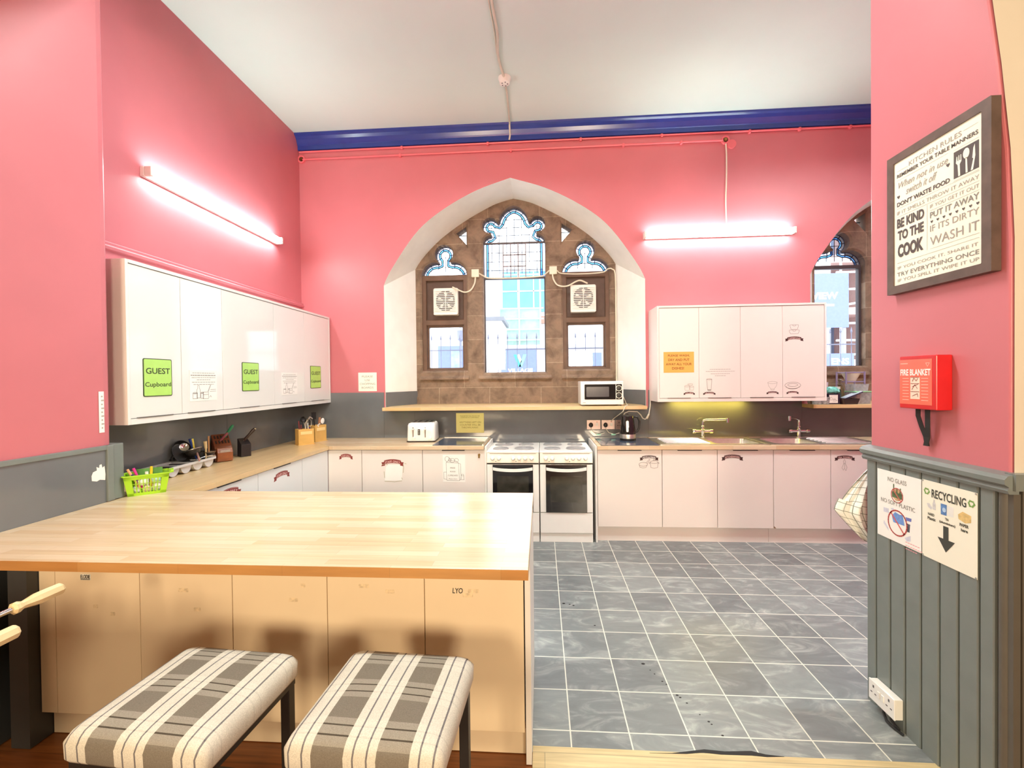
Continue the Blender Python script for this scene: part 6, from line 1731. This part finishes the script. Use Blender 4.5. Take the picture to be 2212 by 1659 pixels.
# ------------------------------------------------------------------ outside
struct(MB().box(-30, 40, 5.62, 60, -.15, 0.0).build('ground_street', M('pale_paving', (196, 196, 200), .8)))
t = thing('iron_railing', 'black spiked iron railing outside the windows', 'railing', (2, 8, 0))
k = MB().box(-6, 11, 7.99, 8.01, 2.08, 2.10).box(-6, 11, 7.985, 8.015, .25, .29)
iron = M('railing_paint', (126, 130, 150), .5)
k.build('rail', iron, t)
first = None
for i in range(96):
    x = -5.9 + i * .1765
    if first is None:
        first = MB().tube([(x, 8, 0), (x, 8, 2.30)], .007, 6).lathe([(.007, 2.28), (.018, 2.31), (.0, 2.40)], (x, 8, 0), n=6).build('bar', iron, t)
        first.location.x = 0
        x0_ = x
    else:
        c = first.copy(); COL.objects.link(c); c.parent = t; c.location = first.location + Vector((x - x0_, 0, 0))
def board(x0, x1, z0, z1, y, name, label, rows, col=m_navy, bold=.03):
    t = thing(name, label, 'sign', ((x0 + x1) / 2, y, z0))
    MB().box(x0, x1, y - .03, y, z0, z1).build('panel', col, t)
    f = BACK(0, 0, y - .03)
    for post in (x0 + .1, x1 - .1): MB().box(post - .04, post + .04, y, y + .08, 0, z1).build('post', M('sign_post', (150, 152, 156), .5), t)
    return t, f
t, f = board(-1.27, -.13, 1.45, 2.52, 14, 'site_sign', 'navy village sign with a folded letter mark outside', None)
letters(f, t, [('VILLAGE', -.66, 1.825, .80, .125, .04)], white_ink, d=.004)
for nm, pts, mt in (('mark_left', [(-.865, 2.33), (-.765, 2.33), (-.62, 1.94), (-.71, 1.94)], m_teal), ('mark_right', [(-.555, 2.33), (-.45, 2.33), (-.60, 1.94), (-.70, 1.94)], M('aqua_paint', (126, 214, 214), .5)), ('mark_fold', [(-.765, 2.33), (-.68, 2.33), (-.60, 2.12), (-.65, 2.03)], white_ink)):
    MB().prism(pts[::-1], f, .001, .006).build(nm, mt, t)
t, f = board(.60, 1.92, 1.45, 2.36, 14, 'site_sign', 'navy location and parking sign outside the right light', None)
letters(f, t, [('LOCATION', 1.225, 2.17, .78, .12, .04), ('& PARKING', 1.215, 1.975, .80, .12, .04)], M('pale_cyan_ink', (196, 240, 240), .5), d=.004)
t, f = board(-3.55, -2.55, 1.3, 2.72, 15, 'site_sign', 'plain navy and blue hoarding outside the left light', None)
MB().box(-3.10, -2.7, 14.955, 14.968, 1.9, 2.55).build('picture_panel', M('hoarding_blue', (140, 160, 206), .5, var=.25, scale=6), t)
t, f = board(8.0, 9.62, 3.05, 4.75, 14.4, 'site_sign', 'navy view sign high outside the right window', None)
letters(f, t, [('VIEW', 8.90, 4.05, .80, .22, .04)], white_ink, d=.004)
k = MB().prism([(8.62, 3.72), (9.18, 3.72), (9.18, 3.79), (8.62, 3.79)], f, .001, .005); k.build('underline', white_ink, t)
t, f = board(8.0, 9.50, 1.1, 2.22, 14, 'site_sign', 'navy homes sign low outside the right window', None)
letters(f, t, [('ENS', 9.10, 1.98, .52, .2, .04), ('MES', 9.10, 1.66, .52, .2, .04)], MATS['pale_cyan_ink'], d=.004)
wht = M('white_render', (228, 230, 232), .8)
t = thing('site_cabin', 'white site cabin with a dark roof edge beyond the railing', 'cabin', (-3.0, 18, 0))
MB().box(-6.0, -1.55, 17.5, 20, 0, 3.9).build('wall', wht, t)
MB().box(-6.1, -1.45, 17.4, 20.1, 3.9, 4.05).build('roof', M('cabin_roof', (120, 122, 128), .6), t)
t = thing('hoarding', 'white timber hoarding behind the village sign', 'hoarding', (0, 15.5, 0))
MB().box(-1.6, 7.5, 15.2, 15.3, 0, 2.62).build('panel', wht, t)
MB().box(-1.6, 7.5, 15.1, 15.35, 2.62, 2.72).build('capping', M('hoarding_cap', (196, 200, 206), .6), t)
t = thing('glass_building', 'pale tower with blue glazing and a netted scaffold outside', 'building', (0, 25, 0))
MB().box(-4.5, 5.5, 24, 32, 0, 7.6).build('wall', wht, t)
for z in (5.2,):
    w_ = MB().box(-2.05, .55, 23.9, 24.0, z, z + 2.2).build('window', M('blue_glazing', (92, 150, 214), .2, var=.15, scale=1), t)
    k = MB()
    for x in (-1.2, -.35): k.box(x - .03, x + .03, 23.86, 23.9, z, z + 2.2)
    k.box(-2.05, .55, 23.86, 23.9, z + 1.1, z + 1.16)
    k.build('mullion', wht, w_)
MB().box(-2.05, .5, 23.8, 24.0, 4.55, 4.95).build('brown_band', M('brown_cladding', (150, 120, 104), .7), t)
t = thing('scaffold', 'scaffold with pale green netting in front of the tower', 'scaffold', (-.8, 21, 0))
MB().box(-1.95, .0, 20.9, 21.0, 2.3, 4.9).build('netting', M('green_netting', (150, 178, 166), .8, var=.15, scale=4), t)
k = MB()
for x in (-1.95, -1.0, .0): k.tube([(x, 20.8, 0), (x, 20.8, 9)], .035, 8)
for z in (2.4, 2.9, 3.4, 3.9, 4.4, 4.9, 6.5, 8.0): k.tube([(-2.1, 20.8, z), (.15, 20.8, z)], .03, 8)
k.build('pole', M('scaffold_pole', (206, 210, 214), .5), t, smooth=True)
t = thing('white_tower', 'white rendered block with open floors beyond the right window', 'building', (12, 24, 0))
MB().box(9.0, 13.9, 22, 30, 0, 16).build('wall', wht, t)
for z in (2.0, 4.6, 7.2): MB().box(14.0, 17.2, 23, 30, z, z + .35).build('floor_slab', M('slab_pink', (214, 184, 176), .8), t)
MB().box(16.6, 18.5, 22.5, 30, 0, 16).build('pink_pier', MATS['slab_pink'], t)
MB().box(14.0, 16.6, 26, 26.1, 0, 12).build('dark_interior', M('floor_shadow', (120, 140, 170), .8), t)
k = MB()
for x in (14.1, 15.3): k.tube([(x, 21.6, 0), (x, 21.6, 14)], .05, 8)
for i, z in enumerate((2.4, 3.2, 4.0, 4.8, 5.6, 6.4, 7.2, 8.0)): k.tube([(13.9, 21.6, z), (17.0, 21.6, z + (.5 if i % 3 == 0 else 0))], .05, 8)
k.build('scaffold_pole', MATS['scaffold_pole'], t, smooth=True)
t = thing('street_lamp', 'thin dark street lamp seen through the left light', 'lamp', (-2.2, 12, 0))
MB().tube([(-2.2, 12, 0), (-2.2, 12, 2.6)], .03, 8).build('pole', iron, t, smooth=True)
MB().lathe([(.03, 2.6), (.10, 2.66), (.12, 2.9), (.03, 3.0), (0, 3.08)], (-2.2, 12, 0), n=8).build('lantern', iron, t)

# tidy the helper marks used while building
for o in bpy.data.objects:
    if '_o' in o: del o['_o']
